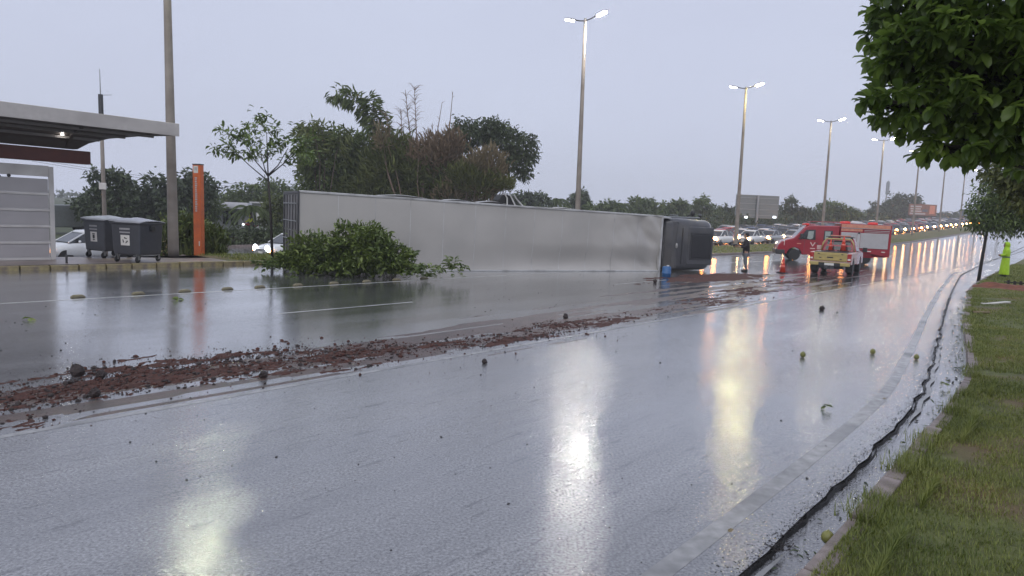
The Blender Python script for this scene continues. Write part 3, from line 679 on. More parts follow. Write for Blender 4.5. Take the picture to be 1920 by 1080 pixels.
for x in (-9, -5.5, -2.2, .4):
    m = MB(); m.prism([(-1.4, 3.93), (-.5, 3.76), (.1, 3.42), (.1, 3.5), (-.5, 3.90), (-1.4, 4.0)], x-.04, x+.04, M=Matrix(((0, 1, 0, 0), (1, 0, 0, 0), (0, 0, 1, 0), (0, 0, 0, 1)))); m.build('cantilever_bracket', 'shelter_soffit', root)
m = MB(); m.box(-14, 1.05, .12, .46, 2.96, 3.36); m.build('beam', 'red_beam', root, bevel=.015)
m = MB(); m.lathe([(.001, 0), (.03, 0), (.03, .03), (.001, .04)], c=(.15, -.45, 3.74)); m.build('downlight', 'lens_dim', root)
m = MB(); m.box(-.12, 0, -.06, .06, 0, 2.80); m.build('wall_post', 'shelter_frame', root, bevel=.008)
m = MB(); m.box(-12, -.122, -.055, .055, 2.50, 2.82); m.build('wall_head', 'shelter_frame', root, bevel=.008)
for i in range(5):
    z = .07 + i*.485
    m = MB(); m.box(-12, -.122, -.05, .05, z-.065, z); m.build('rail', 'shelter_frame', root, bevel=.006)
    for k in range(3):
        xa, xb = -.125-2.4*(k+1), -.125-2.4*k
        m = MB(); m.box(xa+.02, xb-.02, -.020, .012, z+.002, z+.418); m.box(xa+.07, xb-.07, -.027, -.0202, z+.05, z+.37)
        for q in range(7): m.box(xa+.09, xb-.09, -.0295, -.0272, z+.075+q*.042, z+.095+q*.042)
        m.build('wall_panel', 'shelter_panel', root)
for x in (-1.5, -8.0):
    m = MB(); m.box(x-.12, x+.12, .17, .41, 0, 2.96); m.build('column', 'red_beam', root, bevel=.01)
m = MB(); m.ball((-.105-1.0, -.062, 2.47), .05, 8, 6); m.build('latch', 'black_plastic', root)
m = MB()
# black object hung on the wall's left end
t = thing('bag', 'black bag hanging against the shelter wall at the picture edge', 'bag', P(-4, 330, 19.6)); m.ball((0, 0, -.1), .14, 10, 7, sq=(.7, .5, 1.3), jit=.05); m.build('bag_body', 'black_plastic', t, smooth=True); m = MB(); m.tube([(0, 0, .05), (.03, .02, .25), (.05, .05, .38)], .012, 6); m.build('strap', 'black_plastic', t)

# ------------------------------------------------------------------ wheeled bins
def bin_(p, rz, lab, icon):
    root = thing('wheeled_bin', lab, 'bin', p, rz, 'wheeled bins on the island')
    wx, dy = .50, .52          # half width of the face, half depth
    m = MB(); m.loft([[Vector((sx*wx*k, sy*dy*k2, z)) for sx, sy in ((-1, -1), (1, -1), (1, 1), (-1, 1))] for k, k2, z in ((.93, .92, .22), (.955, .95, .45), (1, 1, 1.12), (1.0, 1.0, 1.20))])
    m.build('body', 'bin_grey', root, bevel=.05, seg=3)
    m = MB(); m.box(-wx-.035, wx+.035, -dy-.035, dy+.035, 1.17, 1.235); m.build('rim', 'bin_grey', root, bevel=.02)
    V = []; F = []; nx, ny = 12, 6
    for j in range(ny+1):
        for i in range(nx+1):
            x, y = 2*i/nx-1, 2*j/ny-1; V.append(Vector((x*(wx+.05), y*(dy+.06), 1.245 + .085*(1-y*y) + .05*(1-abs(y))*math.cos(x*2.6) + .03*(x < -.5))))
    for j in range(ny): F += [(j*(nx+1)+i, j*(nx+1)+i+1, (j+1)*(nx+1)+i+1, (j+1)*(nx+1)+i) for i in range(nx)]
    o = npmesh('lid', V, F, 'bin_lid', root, True); md = o.modifiers.new('s', 'SOLIDIFY'); md.thickness = .03; md.offset = -1
    for s in (-1, 1):
        m = MB(); m.box(s*(wx+.02)-.06, s*(wx+.02)+.06, -.09, .09, .98, 1.14); m.build('trunnion', 'black_plastic', root, bevel=.02)
        for sy in (-1, 1):
            q = (s*.36, sy*.45, .09); m = MB(); m.lathe([(.02, -.025), (.09, -.025), (.1, -.01), (.1, .01), (.09, .025), (.02, .025)], c=q, axis='x', n=14); wh = m.build('caster', 'black_rubber', root)
            m = MB(); m.box(q[0]-.035, q[0]-.028, q[1]-.03, q[1]+.05, .08, .26); m.box(q[0]+.028, q[0]+.035, q[1]-.03, q[1]+.05, .08, .26); m.box(q[0]-.03, q[0]+.03, q[1]-.02, q[1]+.06, .235, .265); m.build('fork', 'steel_grey', wh)
    m = MB()
    y = lambda z: -dy*(.95 + .05*(z-.45)/.67) - .006
    def plate(mb, x0, x1, z0, z1, t=0.0, mi=0):
        mb.add([(x0, y(z0)-t, z0), (x1, y(z0)-t, z0), (x1, y(z1)-t, z1), (x0, y(z1)-t, z1)], [(0, 1, 2, 3)], mi)
    xo = -.02
    for z0, z1 in ((1.0, 1.055), (.90, .945)):
        for k in range(9): plate(m, xo-.18+k*.04, xo-.18+k*.04+.031, z0, z1)
    m.build('lettering', 'print_pale', root)
    m = MB(); plate(m, xo-.155, xo+.155, .52, .84); st = m.build('sticker', 'print_white', root)
    m = MB()
    if icon == 'recycle':
        for k in range(3):
            a = k*math.tau/3 + math.pi/2; c = Vector((xo, 0, .675)); pts = []
            for aa, rr in ((a-.85, .060), (a-.85, .098), (a+.15, .098), (a+.15, .115), (a+.50, .08), (a+.15, .045), (a+.15, .060)):
                x, z = c.x+rr*math.cos(aa), c.z+rr*math.sin(aa); pts.append(Vector((x, y(z)-.003, z)))
            m.add(pts, [tuple(range(len(pts)))])
    else:
        plate(m, xo-.06, xo+.06, .755, .79, .003); plate(m, xo-.05, xo+.05, .64, .745, .003); plate(m, xo-.035, xo+.035, .62, .64, .003); plate(m, xo-.045, xo+.045, .565, .60, .003)
    m.build('pictogram', 'print_black', st)
    return root
bin_(GY(205, 22.1, .13), R(-22), 'dark grey wheeled bin with a waste pictogram, nearer the shelter wall', 'waste')
bin_(GY(259, 21.0, .13), R(-10), 'dark grey wheeled bin with the recycling arrows sticker', 'recycle')

# ------------------------------------------------------------------ orange totem, thin aerial pole, low post
b = GY(374, 25.4, .10); root = thing('bus_stop_totem', 'tall orange bus stop totem standing in the shrub', 'totem', b, R(-12))
m = MB(); m.box(-.165, .165, -.10, .10, .0, 3.46); m.build('column', 'orange_paint', root, bevel=.012)
m = MB(); m.box(-.172, .172, -.107, .107, 3.46, 3.50); m.build('cap', 'black_plastic', root)
m = MB(); m.box(-.12, .07, -.104, -.1015, 3.16, 3.42); s = m.build('bus_sign', 'print_white', root)
m = MB(); m.box(-.085, .035, -.108, -.1045, 3.27, 3.38); m.box(-.075, -.05, -.108, -.1045, 3.22, 3.26); m.box(0, .025, -.108, -.1045, 3.22, 3.26); m.build('bus_pictogram', 'print_pale', s)
m = MB(); z = 3.02
for k in range(17):
    h = random.choice((.055, .07, .085)); m.box(-.07, .01 + random.choice((0, .012)), -.1035, -.1012, z-h, z-.022); z -= h + .006
m.build('lettering', 'print_pale', root)
m = MB(); m.box(.06, .10, -.1045, -.1012, .42, .60); m.build('sticker', 'print_white', root)
root.rotation_euler = (0, -.01, R(-12))
b = GY(199, 30, .0); root = thing('aerial_pole', 'thin grey pole with a whip aerial behind the bins', 'pole', b)
zt = P(206, 180, 30).z - b.z; zw = P(206, 130, 30).z - b.z; L = lambda z: Vector((-.012*z, 0, z))
m = MB(); m.tube([L(0), L(zt*.5), L(zt)], [.095, .085, .07], 10); m.build('pole', 'concrete_pole', root, smooth=True)
m = MB(); m.tube([L(zt-.9), L(zt+.05)], .10, 10); m.build('sleeve', 'steel_dark', root)
m = MB(); m.tube([L(zt), L(zw)], [.025, .012], 6); m.tube([L(zt+.02), L(zt+.02)+Vector((.5, 0, .03))], .012, 5); m.build('aerial', 'steel_grey', root)
z5 = P(202, 350, 30).z - b.z; m = MB(); m.box(-.16, .16, -.16, -.10, z5-.14, z5+.16); m.build('junction_box', 'shelter_frame', root, bevel=.02)
b = G(125, 493, .13); root = thing('bollard', 'stubby dark post on the pavement beside the shelter wall', 'bollard', b); m = MB(); m.tube([(0, 0, 0), (0, 0, .2)], .03, 8); m.build('post', 'steel_dark', root); m = MB(); m.ball((0, 0, .215), .038, 8, 6); m.build('knob', 'steel_dark', root)

# ------------------------------------------------------------------ overturned truck (lying on its side: local x along it, y from roof to wheels, z up across its width)
TL, TWd, TH_ = 14.9, 2.58, 2.85
root = thing('overturned_truck', 'long white box truck lying on its side across the road', 'truck', (-6.93, 21.5, 0.0), math.atan2(.468, .884))
def roof_y(x, z):
    f = ss(x, TL-3.6, TL-.5); k = noise.noise(Vector((x*.55, z*.9, 2)))*.022 + noise.noise(Vector((x*.18, z*.5, 9)))*.05
    k += .15*ss(z, 1.2+.25*noise.noise(Vector((x*.35, 0, 7))), .35)*(.15+.85*ss(x, 6, 11))
    k += f*(noise.noise(Vector((x*1.5 + z*.9, z*1.2, 4)))*.12 + .03*noise.noise(Vector((x*4+z*3, z*2.2, 6))))
    k += f*.10*math.exp(-((x-(TL-.75+.25*math.sin(z*2)))/.16)**2)*ss(z, .5, 2.3)
    return k
NP = 12; dx = TL/NP
for i in range(NP):
    V = []; F = []; nx, nzz = 12, 26; xa, xb = i*dx+.0008, (i+1)*dx-.0008
    for j in range(nzz+1):
        for q in range(nx+1):
            x = xa+(xb-xa)*q/nx; z = .05+(TWd-.10)*j/nzz; V.append((x, roof_y(x, z)*(1-.85*max(0, (abs(z-TWd/2)/(TWd/2)))**10), z))
    for j in range(nzz): F += [(j*(nx+1)+q, j*(nx+1)+q+1, (j+1)*(nx+1)+q+1, (j+1)*(nx+1)+q) for q in range(nx)]
    npmesh('roof_panel', V, F, 'trailer_white', root, True)
for i in range(1, NP):
    V = []; F = []
    for j in range(27):
        z = .06+(TWd-.12)*j/26
        for xx in (-.011, .011): V.append((i*dx+xx, roof_y(i*dx+xx, z)*(1-.85*max(0, (abs(z-TWd/2)/(TWd/2)))**10)-.004, z))
    for j in range(26): F.append((2*j, 2*j+1, 2*j+3, 2*j+2))
    npmesh('roof_seam', V, F, 'trailer_rail', root, True)
m = MB(); m.box(.02, TL-.02, .16, .20, .03, TWd-.03); m.build('inner_roof', 'trailer_white', root)
for z0, z1 in ((-.005, .055), (TWd-.055, TWd+.02)):
    m = MB(); m.box(0, TL, -.03, .14, z0, z1); m.build('roof_rail', 'trailer_rail', root, bevel=.012)
m = MB(); m.box(.02, TL-.02, .1405, TH_, TWd-.04, TWd+.004); m.build('side_wall', 'trailer_white', root)
m = MB(); m.box(.02, TL-.02, .1405, TH_, .0, .04); m.build('side_wall', 'trailer_white', root)
for x0, x1, h in ((2.6, 4.4, .06), (5.0, 6.1, .04), (6.3, 7.6, .07), (9.6, 10.6, .03)):        # sheeting bulging along the upper side
    V = []; F = []; n = 14
    for q in range(n+1):
        t = q/n; zz = TWd+.012 + h*math.sin(math.pi*t)**1.3
        for y, dz in ((.13, 0), (.32, .02), (.75, .0)): V.append((x0+(x1-x0)*t, y, zz+dz if y < .7 else TWd+.008))
    for q in range(n): F += [(q*3+k, (q+1)*3+k, (q+1)*3+k+1, q*3+k+1) for k in range(2)]
    npmesh('loose_sheeting', V, F, 'trailer_rail', root, True)
# rear doors (the -x face)
m = MB(); m.box(-.05, .0, -.03, .12, 0, TWd); m.box(-.05, 0, TH_-.1, TH_+.02, 0, TWd); m.box(-.05, 0, .1205, TH_-.1005, 0, .10); m.box(-.05, 0, .1205, TH_-.1005, TWd-.10, TWd); m.build('door_frame', 'steel_dark', root, bevel=.01)
for z0, z1 in ((.105, TWd/2-.01), (TWd/2+.01, TWd-.105)):
    m = MB(); m.box(-.03, 0, .13, TH_-.11, z0, z1); dr = m.build('rear_door', 'door_grey', root)
    for y in (.45, 1.0, 1.55, 2.1, 2.6):
        m = MB(); m.box(-.05, -.031, y-.03, y+.03, z0+.02, z1-.02); m.build('door_rib', 'steel_dark', dr)
    for z in (z0+.3, z1-.3):
        m = MB(); m.tube([(-.065, .14, z), (-.065, TH_-.12, z)], .017, 6); m.build('lock_rod', 'steel_grey', dr)
m = MB(); m.box(TL, TL+.03, 0, TH_, 0, TWd); m.build('front_wall', 'cab_dark', root)
m = MB(); m.box(TL-.05, TL+.05, -.04, .10, 0, TWd+.02); m.build('corner_post', 'trailer_rail', root, bevel=.01)
# chassis, axles, wheels on the far side
for z in (.85, 1.73):
    m = MB(); m.box(.3, TL+2.0, TH_+.01, TH_+.28, z-.06, z+.06); m.build('chassis_rail', 'steel_dark', root)
def wheel(x, y, z0, z1):
    for za, zb in ((z0, z0+.28), (z1-.28, z1)):
        m = MB(); m.lathe([(.28, za), (.47, za), (.50, za+.05), (.50, zb-.05), (.47, zb), (.28, zb)], c=(x, y, 0), n=20); t = m.build('tyre', 'black_rubber', root)
        m = MB(); m.lathe([(.001, (za+zb)/2-.05), (.28, (za+zb)/2-.1), (.28, (za+zb)/2+.1), (.001, (za+zb)/2+.05)], c=(x, y, 0), n=16); m.build('rim', 'steel_grey', t)
for x in (1.3, 2.55, 3.8, TL-.9, TL+1.75):
    m = MB(); m.tube([(x, TH_+.5, .06), (x, TH_+.5, TWd-.06)], .07, 8); m.build('axle', 'steel_dark', root); wheel(x, TH_+.5, .04, TWd-.04)
m = MB()
for k in range(6):
    a = k/5*math.pi; 
prof = [(8.05+.0, TWd), (7.98, TWd+.22), (8.1, TWd+.42), (8.35, TWd+.47), (8.6, TWd+.36), (8.8, TWd)]
m.prism(prof, 1.7, 2.3); m.build('mudguard', 'black_rubber', root, bevel=.03)
for x0, x1 in ((8.2, 8.3), (8.42, 8.68), (8.62, 9.05)):
    m = MB(); m.tube([(x1, 1.6, TWd), (x0+.1, 1.62, TWd+.3), (x0, 1.65, TWd+.48)], .03, 6); m.build('mudguard_stay', 'trailer_rail', root)
# cab
cx0, cx1 = TL+.45, TL+3.15
def cab_ring(x, y0, y1, z0, z1, r):
    pts = []
    for (cy_, cz_, a0) in ((y0+r, z0+r, 180), (y1-r*.4, z0+r*.4, 270), (y1-r*.4, z1-r*.4, 0), (y0+r, z1-r, 90)):
        rr = r if a0 in (180, 90) else r*.4
        for k in range(5):
            a = R(a0 + 90*k/4); pts.append(Vector((x, cy_+rr*math.cos(a), cz_+rr*math.sin(a))))
    return pts
m = MB(); m.loft([cab_ring(cx0, .42, 3.1, .10, TWd-.16, .16), cab_ring(cx0+.10, .30, 3.1, .05, TWd-.10, .22), cab_ring(cx0+.55, .12, 3.1, .03, TWd-.06, .30), cab_ring(cx0+1.1, .06, 3.1, .03, TWd-.07, .32),
                  cab_ring(cx1-.35, .10, 3.1, .04, TWd-.10, .34), cab_ring(cx1-.10, .22, 3.05, .08, TWd-.16, .36), cab_ring(cx1+.02, .45, 3.0, .16, TWd-.24, .34)])
m.build('cab_body', 'cab_paint', root, smooth=True)
def slab(name, x0, x1, z0, z1, ya, yb, mt, bev=.04): m = MB(); m.box(x0, x1, ya, yb, z0, z1); return m.build(name, mt, root, bevel=bev)
slab('roof_ridge', cx0+.80, cx0+.86, .35, 2.1, .02, .12, 'cab_paint', .025)
slab('roof_step', cx0+1.10, cx1-.10, .30, 2.15, .035, .14, 'cab_paint', .06)
h = slab('roof_hatch', cx0+1.32, cx1-.28, .62, 1.78, .010, .10, 'cab_dark', .04)
m = MB(); m.box(cx0+1.25, cx0+1.31, .015, .05, .55, 1.86); m.box(cx1-.275, cx1-.215, .015, .05, .55, 1.86); m.box(cx0+1.312, cx1-.277, .015, .05, 1.785, 1.86); m.box(cx0+1.312, cx1-.277, .015, .05, .55, .615); m.build('hatch_frame', 'steel_dark', root, bevel=.01)
m = MB(); m.loft([[Vector((x, y, z)) for y, z in ((y0, .14), (y0, TWd-.2), (y0+.5, TWd-.2), (y0+.5, .14))] for x, y0 in ((cx0+.02, .62), (cx0+.16, .34), (cx0+.50, .10), (cx0+.62, .13))]); m.build('wind_deflector', 'cab_paint', root, bevel=.03)
slab('deflector_edge', cx0+.00, cx0+.035, .15, 2.15, .36, .60, 'door_grey', .01)
m = MB(); m.ball((cx0+.52, .09, 1.22), .085, 10, 7, sq=(.7, .5, 1.5)); m.build('roof_beacon', 'trailer_rail', root, smooth=True)
m = MB(); m.loft([[Vector((x, y, z)) for y, z in ((y0, TWd-.10), (y0, TWd-.04), (y0+.7, TWd+.0), (y0+.7, TWd-.08))] for x, y0 in ((TL+.06, .02), (TL+.3, .10), (cx0+.25, .22))]); m.build('side_fairing', 'trailer_rail', root)
m = MB(); m.loft([[Vector((cx1+xo, y, z)) for z in (.35, 2.2)] + [Vector((cx1+xo+.03, y, z)) for z in (2.2, .35)] for y, xo in ((.55, .025), (1.2, .045), (1.75, .05))]); m.build('windscreen', 'glass_dark', root)
slab('grille', cx1-.02, cx1+.05, .5, 2.05, 1.95, 2.6, 'cab_dark', .02)
slab('bumper', cx1-.1, cx1+.10, .08, TWd-.14, 2.72, 3.12, 'cab_paint', .05)
for z in (.45, 2.1): slab('headlight', cx1+.0, cx1+.075, z-.2, z+.2, 2.40, 2.66, 'shutter_silver', .03)
dr = slab('cab_door', cx0+.85, cx1-.25, TWd-.085, TWd-.045, 1.05, 2.9, 'cab_paint', .02)
m = MB(); m.box(cx0+1.0, cx1-.45, 1.15, 1.85, TWd-.044, TWd-.036); m.build('door_window', 'glass_dark', dr)
slab('cab_frame', TL+.05, cx0+.1, .5, 2.1, 1.2, 2.6, 'cab_dark', .05)
def mirror(x, y, z, s):
    m = MB(); m.tube([(x-.18, y+.3, z-.18*s), (x-.08, y+.12, z), (x, y, z+.02*s)], .028, 6); a = m.build('mirror_arm', 'black_plastic', root)
    m = MB(); m.ball((x, y, z+.10*s), .13, 10, 7, sq=(.55, 1.0, 1.25)); m.build('mirror', 'black_plastic', a, smooth=True)
mirror(cx1-.42, 1.15, TWd+.12, 1); mirror(cx1+.17, .55, .33, 1)
m = MB(); m.ball((cx1-.12, 1.0, TWd+.10), .11, 9, 6, sq=(.7, .8, 1.2)); m.build('mirror_glass', 'glass_dark', root, smooth=True)
m = MB(); m.tube([(cx0+.2, .7, TWd-.03), (cx1-.5, .6, TWd-.0)], .035, 7); m.tube([(cx0+.6, .72, TWd-.02), (cx0+.6, .72, TWd+.08), (cx0+1.0, .70, TWd+.07)], .02, 6); m.build('roof_pipe', 'steel_grey', root)
for ch in [c for c in root.children] + [g for c in root.children for g in c.children]:      # the body is squeezed lower towards the cab
    if not ch.data.get('sq'):
        ch.data['sq'] = 1
        for v_ in ch.data.vertices: v_.co.z *= 1 - .085*min(1, max(0, v_.co.x/TL))**1.3
b = G(1249, 520); o = thing('plastic_drum', 'small blue plastic drum lying against the overturned truck cab', 'drum', b, .4)
m = MB(); m.lathe([(.001, 0), (.15, 0), (.17, .02), (.17, .14), (.178, .15), (.178, .17), (.17, .18), (.17, .36), (.14, .42), (.001, .43)], n=18); m.build('drum_body', 'blue_plastic', o, smooth=True); m = MB(); m.lathe([(.001, .43), (.05, .43), (.05, .47), (.001, .47)], c=(.05, 0, 0)); m.build('drum_cap', 'print_white', o)

# ------------------------------------------------------------------ fire van (local x forward, z up)
def wheel_part(root, x, y, r, wd, rimmat='steel_grey'):
    m = MB(); m.lathe([(r*.62, -wd/2), (r*.93, -wd/2), (r, -wd*.35), (r, wd*.35), (r*.93, wd/2), (r*.62, wd/2)], c=(x, y, r), axis='y', n=22); t = m.build('wheel', 'black_rubber', root, smooth=False)
    s = 1 if y > 0 else -1
    m = MB(); m.lathe([(.001, s*wd*.42), (r*.25, s*wd*.42), (r*.3, s*wd*.25), (r*.55, s*wd*.3), (r*.64, s*wd*.44), (r*.64, -s*wd*.3), (.001, -s*wd*.3)], c=(x, y, r), axis='y', n=18); m.build('rim', rimmat, t)
    return t
def arch(cx, r, z0, n=9): return [(cx + r*math.cos(math.pi*k/(n-1)), z0 + r*math.sin(math.pi*k/(n-1))) for k in range(n)]
b = GY(1554, 44.0); root = thing('fire_van', 'red fire service van with silver roller shutters parked across the road', 'fire van', b, R(165))
xf = 3.35
prof = [(xf, .42), (xf+.04, .62), (xf-.03, .95), (xf-.20, 1.18), (xf-.55, 1.33), (xf-.95, 1.46), (xf-1.55, 2.16), (xf-1.85, 2.32), (-.30, 2.36), (-.30, .42)] + [(xf-1.75+.0, .40)] + [(x, z) for x, z in arch(xf-1.05, .45, .38)[::-1]] + [(xf-.4, .42)]
m = MB(); m.prism(prof, -.98, .98); m.build('cab_body', 'fire_red', root, bevel=.07, seg=3)
m = MB(); m.box(xf-.5, xf+.10, -.99, .99, .36, .70); m.build('bumper', 'black_plastic', root, bevel=.07, seg=3)
m = MB(); m.prism([(xf-1.0, 1.44), (xf-1.53, 2.10), (xf-1.50, 2.14), (xf-.96, 1.46)], -.84, .84); m.build('windscreen', 'glass_dark', root)
for s in (-1, 1):
    y0, y1 = sorted((s*.975, s*.992)); 
    m = MB(); m.prism([(xf-1.22, 1.42), (xf-1.52, 1.80), (xf-1.66, 2.02), (xf-2.22, 2.05), (xf-2.26, 1.38)], y0, y1); dw = m.build('door_window', 'glass_dark', root)
    m = MB(); m.prism([(xf-1.75, 1.46), (xf-1.80, 1.93), (xf-2.12, 1.95), (xf-2.10, 1.50), (xf-1.95, 1.42)], *sorted((s*.9925, s*.996))); m.build('window_reflection', 'pane_shine', dw)  # pale sheet painting a reflection on the glass
    m = MB(); m.prism([(xf-2.72, 1.42), (xf-2.74, 2.02), (xf-3.25, 2.02), (xf-3.25, 1.42)], y0, y1); rw = m.build('rear_window', 'glass_dark', root)
    m = MB(); m.prism([(xf-2.80, 1.48), (xf-2.80, 1.97), (xf-3.12, 1.97), (xf-3.12, 1.72), (xf-3.0, 1.5)], *sorted((s*.9925, s*.996))); m.build('window_reflection', 'pane_shine', rw)
    m = MB(); m.prism([(xf-1.95, 1.20), (xf-1.99, 1.26), (xf-2.12, 1.05), (xf-2.24, 1.26), (xf-2.28, 1.20), (xf-2.12, .95)], *sorted((s*.981, s*.9845))); m.build('crest', 'pink_white', root)
    m = MB(); m.box(xf-2.28, xf-1.98, *sorted((s*.981, s*.9845)), .80, .86); m.build('lettering', 'pink_white', root)
    m = MB(); m.box(xf-1.42, xf-1.17, *sorted((s*.981, s*.9845)), 1.08, 1.13); m.build('side_marker', 'orange_band', root)
    for xx in (xf-1.62, xf-2.42, xf-3.4):
        m = MB(); m.box(xx-.008, xx+.008, *sorted((s*.979, s*.983)), .5, 1.38); m.build('door_gap', 'black_plastic', root)
    m = MB(); m.box(xf-2.38, xf-2.26, *sorted((s*.98, s*1.0)), 1.16, 1.20); m.build('door_handle', 'black_plastic', root)
    m = MB(); m.loft([[Vector((xf-.05-.36*t, s*(.74+.20*t)+s*dy, z)) for dy, z in ((0, .86+.10*t), (.055, .86+.10*t), (.055, 1.10+.17*t), (0, 1.10+.17*t))] for t in (0, .5, 1)]); m.build('headlight', 'headlight_lit' if s < 0 else 'print_white', root, bevel=.01)
    m = MB(); m.box(xf-1.45, xf-1.30, *sorted((s*1.06, s*1.26)), 1.40, 1.76); m.build('mirror', 'black_plastic', root, bevel=.04)
    wheel_part(root, xf-1.05, s*.86, .37, .24); wheel_part(root, -1.9, s*.80, .37, .36)
# rescue body
m = MB(); m.box(-3.28, -.33, -1.06, 1.06, .98, 2.52); m.build('equipment_body', 'fire_red', root, bevel=.03)
m = MB(); m.prism([(-.33, .42), (-.33, .975), (-3.28, .975), (-3.28, .50)] + [(x, max(z, .42)) for x, z in arch(-1.9, .46, .36)], -1.05, 1.05); m.build('skirt', 'fire_red', root, bevel=.02)
for s in (-1, 1):
    for x0, x1, z1 in ((-1.30, -.38, 1.98), (-3.12, -1.52, 1.98)):
        m = MB(); n = 18
        for k in range(n):
            za, zb = 1.02+(z1-1.02)*k/n, 1.02+(z1-1.02)*(k+1)/n; yo = s*1.066
            m.prism([(x0, za), (x1, za), (x1, zb-.006), (x0, zb-.006)], *sorted((s*1.061, s*1.078)))
        m.build('roller_shutter', 'shutter_silver', root)
    m = MB(); m.box(-1.50, -1.32, *sorted((s*1.061, s*1.072)), 1.0, 2.0); m.build('pillar', 'shutter_silver', root)
    m = MB(); m.box(-1.47, -1.35, *sorted((s*1.0725, s*1.10)), 1.90, 2.0); m.build('pillar_lamp', 'black_plastic', root)
    m = MB(); m.box(-3.2, -.36, *sorted((s*1.061, s*1.073)), 2.28, 2.49); m.build('reflective_band', 'orange_band', root)
    m = MB(); m.box(-1.6, -.36, *sorted((s*1.061, s*1.073)), 2.06, 2.22); m.build('lettering', 'orange_band', root)
    m = MB(); m.box(-3.2, -.36, *sorted((s*1.074, s*1.11)), 2.235, 2.265); m.box(-3.15, -1.7, *sorted((s*1.074, s*1.10)), 2.03, 2.055); m.box(-3.15, -1.7, *sorted((s*1.074, s*1.10)), 2.12, 2.15); m.build('hand_rail', 'shutter_silver', root)
    m = MB(); m.box(-2.2, -1.95, *sorted((s*1.051, s*1.056)), .80, .85); m.box(-3.0, -2.8, *sorted((s*1.051, s*1.056)), .80, .85); m.build('side_marker', 'print_white', root)
    m = MB(); m.box(-3.30, -3.285, s*.8-.1, s*.8+.1, .7, 1.2); m.build('tail_lamp', 'taillight', root)
for x, y, mt in ((-.75, .7, 'marker_red'), (-2.35, -.2, 'marker_red'), (-.75, -.7, 'marker_red'), (-2.35, .7, 'marker_red')):
    m = MB(); m.lathe([(.22, 2.53), (.24, 2.58), (.20, 2.66), (.001, 2.69)], c=(x, y, 0), n=14, M=Matrix.Diagonal((1.0, .7, 1, 1))); m.build('beacon', mt, root, smooth=True)
m = MB(); m.loft([[Vector((x, y*wd, 2.53+z*h)) for y, z in ((-1, 0), (-.7, .8), (0, 1), (.7, .8), (1, 0))] for x, wd, h in ((-2.0, .2, .03), (-1.7, .4, .16), (-1.2, .42, .20), (-.95, .25, .05))]); m.build('roof_cover', 'shutter_silver', root, smooth=True)
m = MB()
for y in (-.7, .7): m.tube([(xf-1.9, y, 2.36), (xf-1.9, y, 2.56), (-.3, y, 2.60)], .022, 6)
for k in range(7): x = xf-1.9-.27*k; m.tube([(x, -.7, 2.56), (x, .7, 2.56)], .018, 5)
m.build('roof_rack', 'fire_red', root)
m = MB(); m.box(xf-1.88, xf-1.6, -.6, .6, 2.32, 2.44); m.build('light_bar', 'marker_red', root, bevel=.03)
m = MB(); m.box(-3.33, -3.29, -.8, .8, 1.05, 2.2); m.build('rear_shutter', 'shutter_silver', root)
m = MB(); m.box(-3.42, -3.28, -1.0, 1.0, .48, .62); m.build('rear_bumper', 'print_white', root, bevel=.02)

# ------------------------------------------------------------------ pickup seen from behind
b = GY(1567, 33.0); root = thing('pickup', 'gold and red rescue pickup with a roof bar seen from behind', 'pickup', b, R(90-33))
x0 = -2.3
m = MB(); m.prism([(x0, .60), (x0, 1.04), (.0, 1.06), (.0, .50), (-.85, .50)] + [(x, z) for x, z in arch(-1.3, .42, .42)] + [(-1.75, .50), (x0+.1, .52)], -.88, .88); m.build('load_bed', 'pink_white', root, bevel=.05, seg=3)
m = MB(); m.box(x0+.15, -.05, -.72, .72, 1.03, 1.075); m.build('bed_cover', 'cab_dark', root)
m = MB(); m.box(x0-.045, x0-.002, -.70, .70, .66, 1.05); tg = m.build('tailgate', 'gold_paint', root, bevel=.02)
m = MB(); m.box(x0-.060, x0-.046, -.62, .62, .93, .955); m.box(x0-.060, x0-.046, -.66, .66, .70, .72); m.build('tailgate_crease', 'gold_paint', tg, bevel=.004)
m = MB(); m.box(x0-.064, x0-.046, -.12, .14, .80, .85); m.build('tailgate_handle', 'black_plastic', tg, bevel=.005)
for y, z in ((.42, .80), (-.45, .76), (.5, .98), (-.5, .98)):
    m = MB(); m.box(x0-.058, x0-.046, y-.045, y+.045, z-.02, z+.02); m.build('badge', 'black_plastic', tg)
for s in (-1, 1):
    m = MB(); m.box(x0-.05, x0+.06, s*.80-.085, s*.80+.085, .66, 1.02); m.build('tail_light', 'taillight', root, bevel=.02)
    m = MB(); m.box(x0-.065, x0-.051, s*.80-.06, s*.80+.06, .72, .80); m.build('reversing_lens', 'print_white', root)
    wheel_part(root, -1.3, s*.76, .37, .25); wheel_part(root, 1.55, s*.76, .37, .25)
    m = MB(); m.box(-1.78, -1.76, s*.76-.15, s*.76+.15, .16, .52); m.build('mud_flap', 'black_rubber', root)
m = MB(); m.box(x0-.20, x0-.05, -.86, .86, .44, .60); m.build('rear_bumper', 'gold_paint', root, bevel=.03)
m = MB(); m.box(x0-.215, x0-.198, -.46, .46, .42, .585); m.build('bumper_step', 'black_plastic', root, bevel=.01)
m = MB(); m.box(x0-.222, x0-.2155, -.20, .20, .46, .565); m.build('number_plate', 'print_white', root)
m = MB(); m.tube([(x0-.05, 0, .40), (x0-.35, 0, .38)], .035, 8); m.ball((x0-.36, 0, .43), .04, 8, 6); m.box(x0-.22, x0-.15, -.2, .2, .30, .43); m.build('tow_hitch', 'steel_dark', root)
m = MB(); m.box(-1.9, 1.8, -.5, .5, .28, .49); m.build('chassis', 'cab_dark', root)
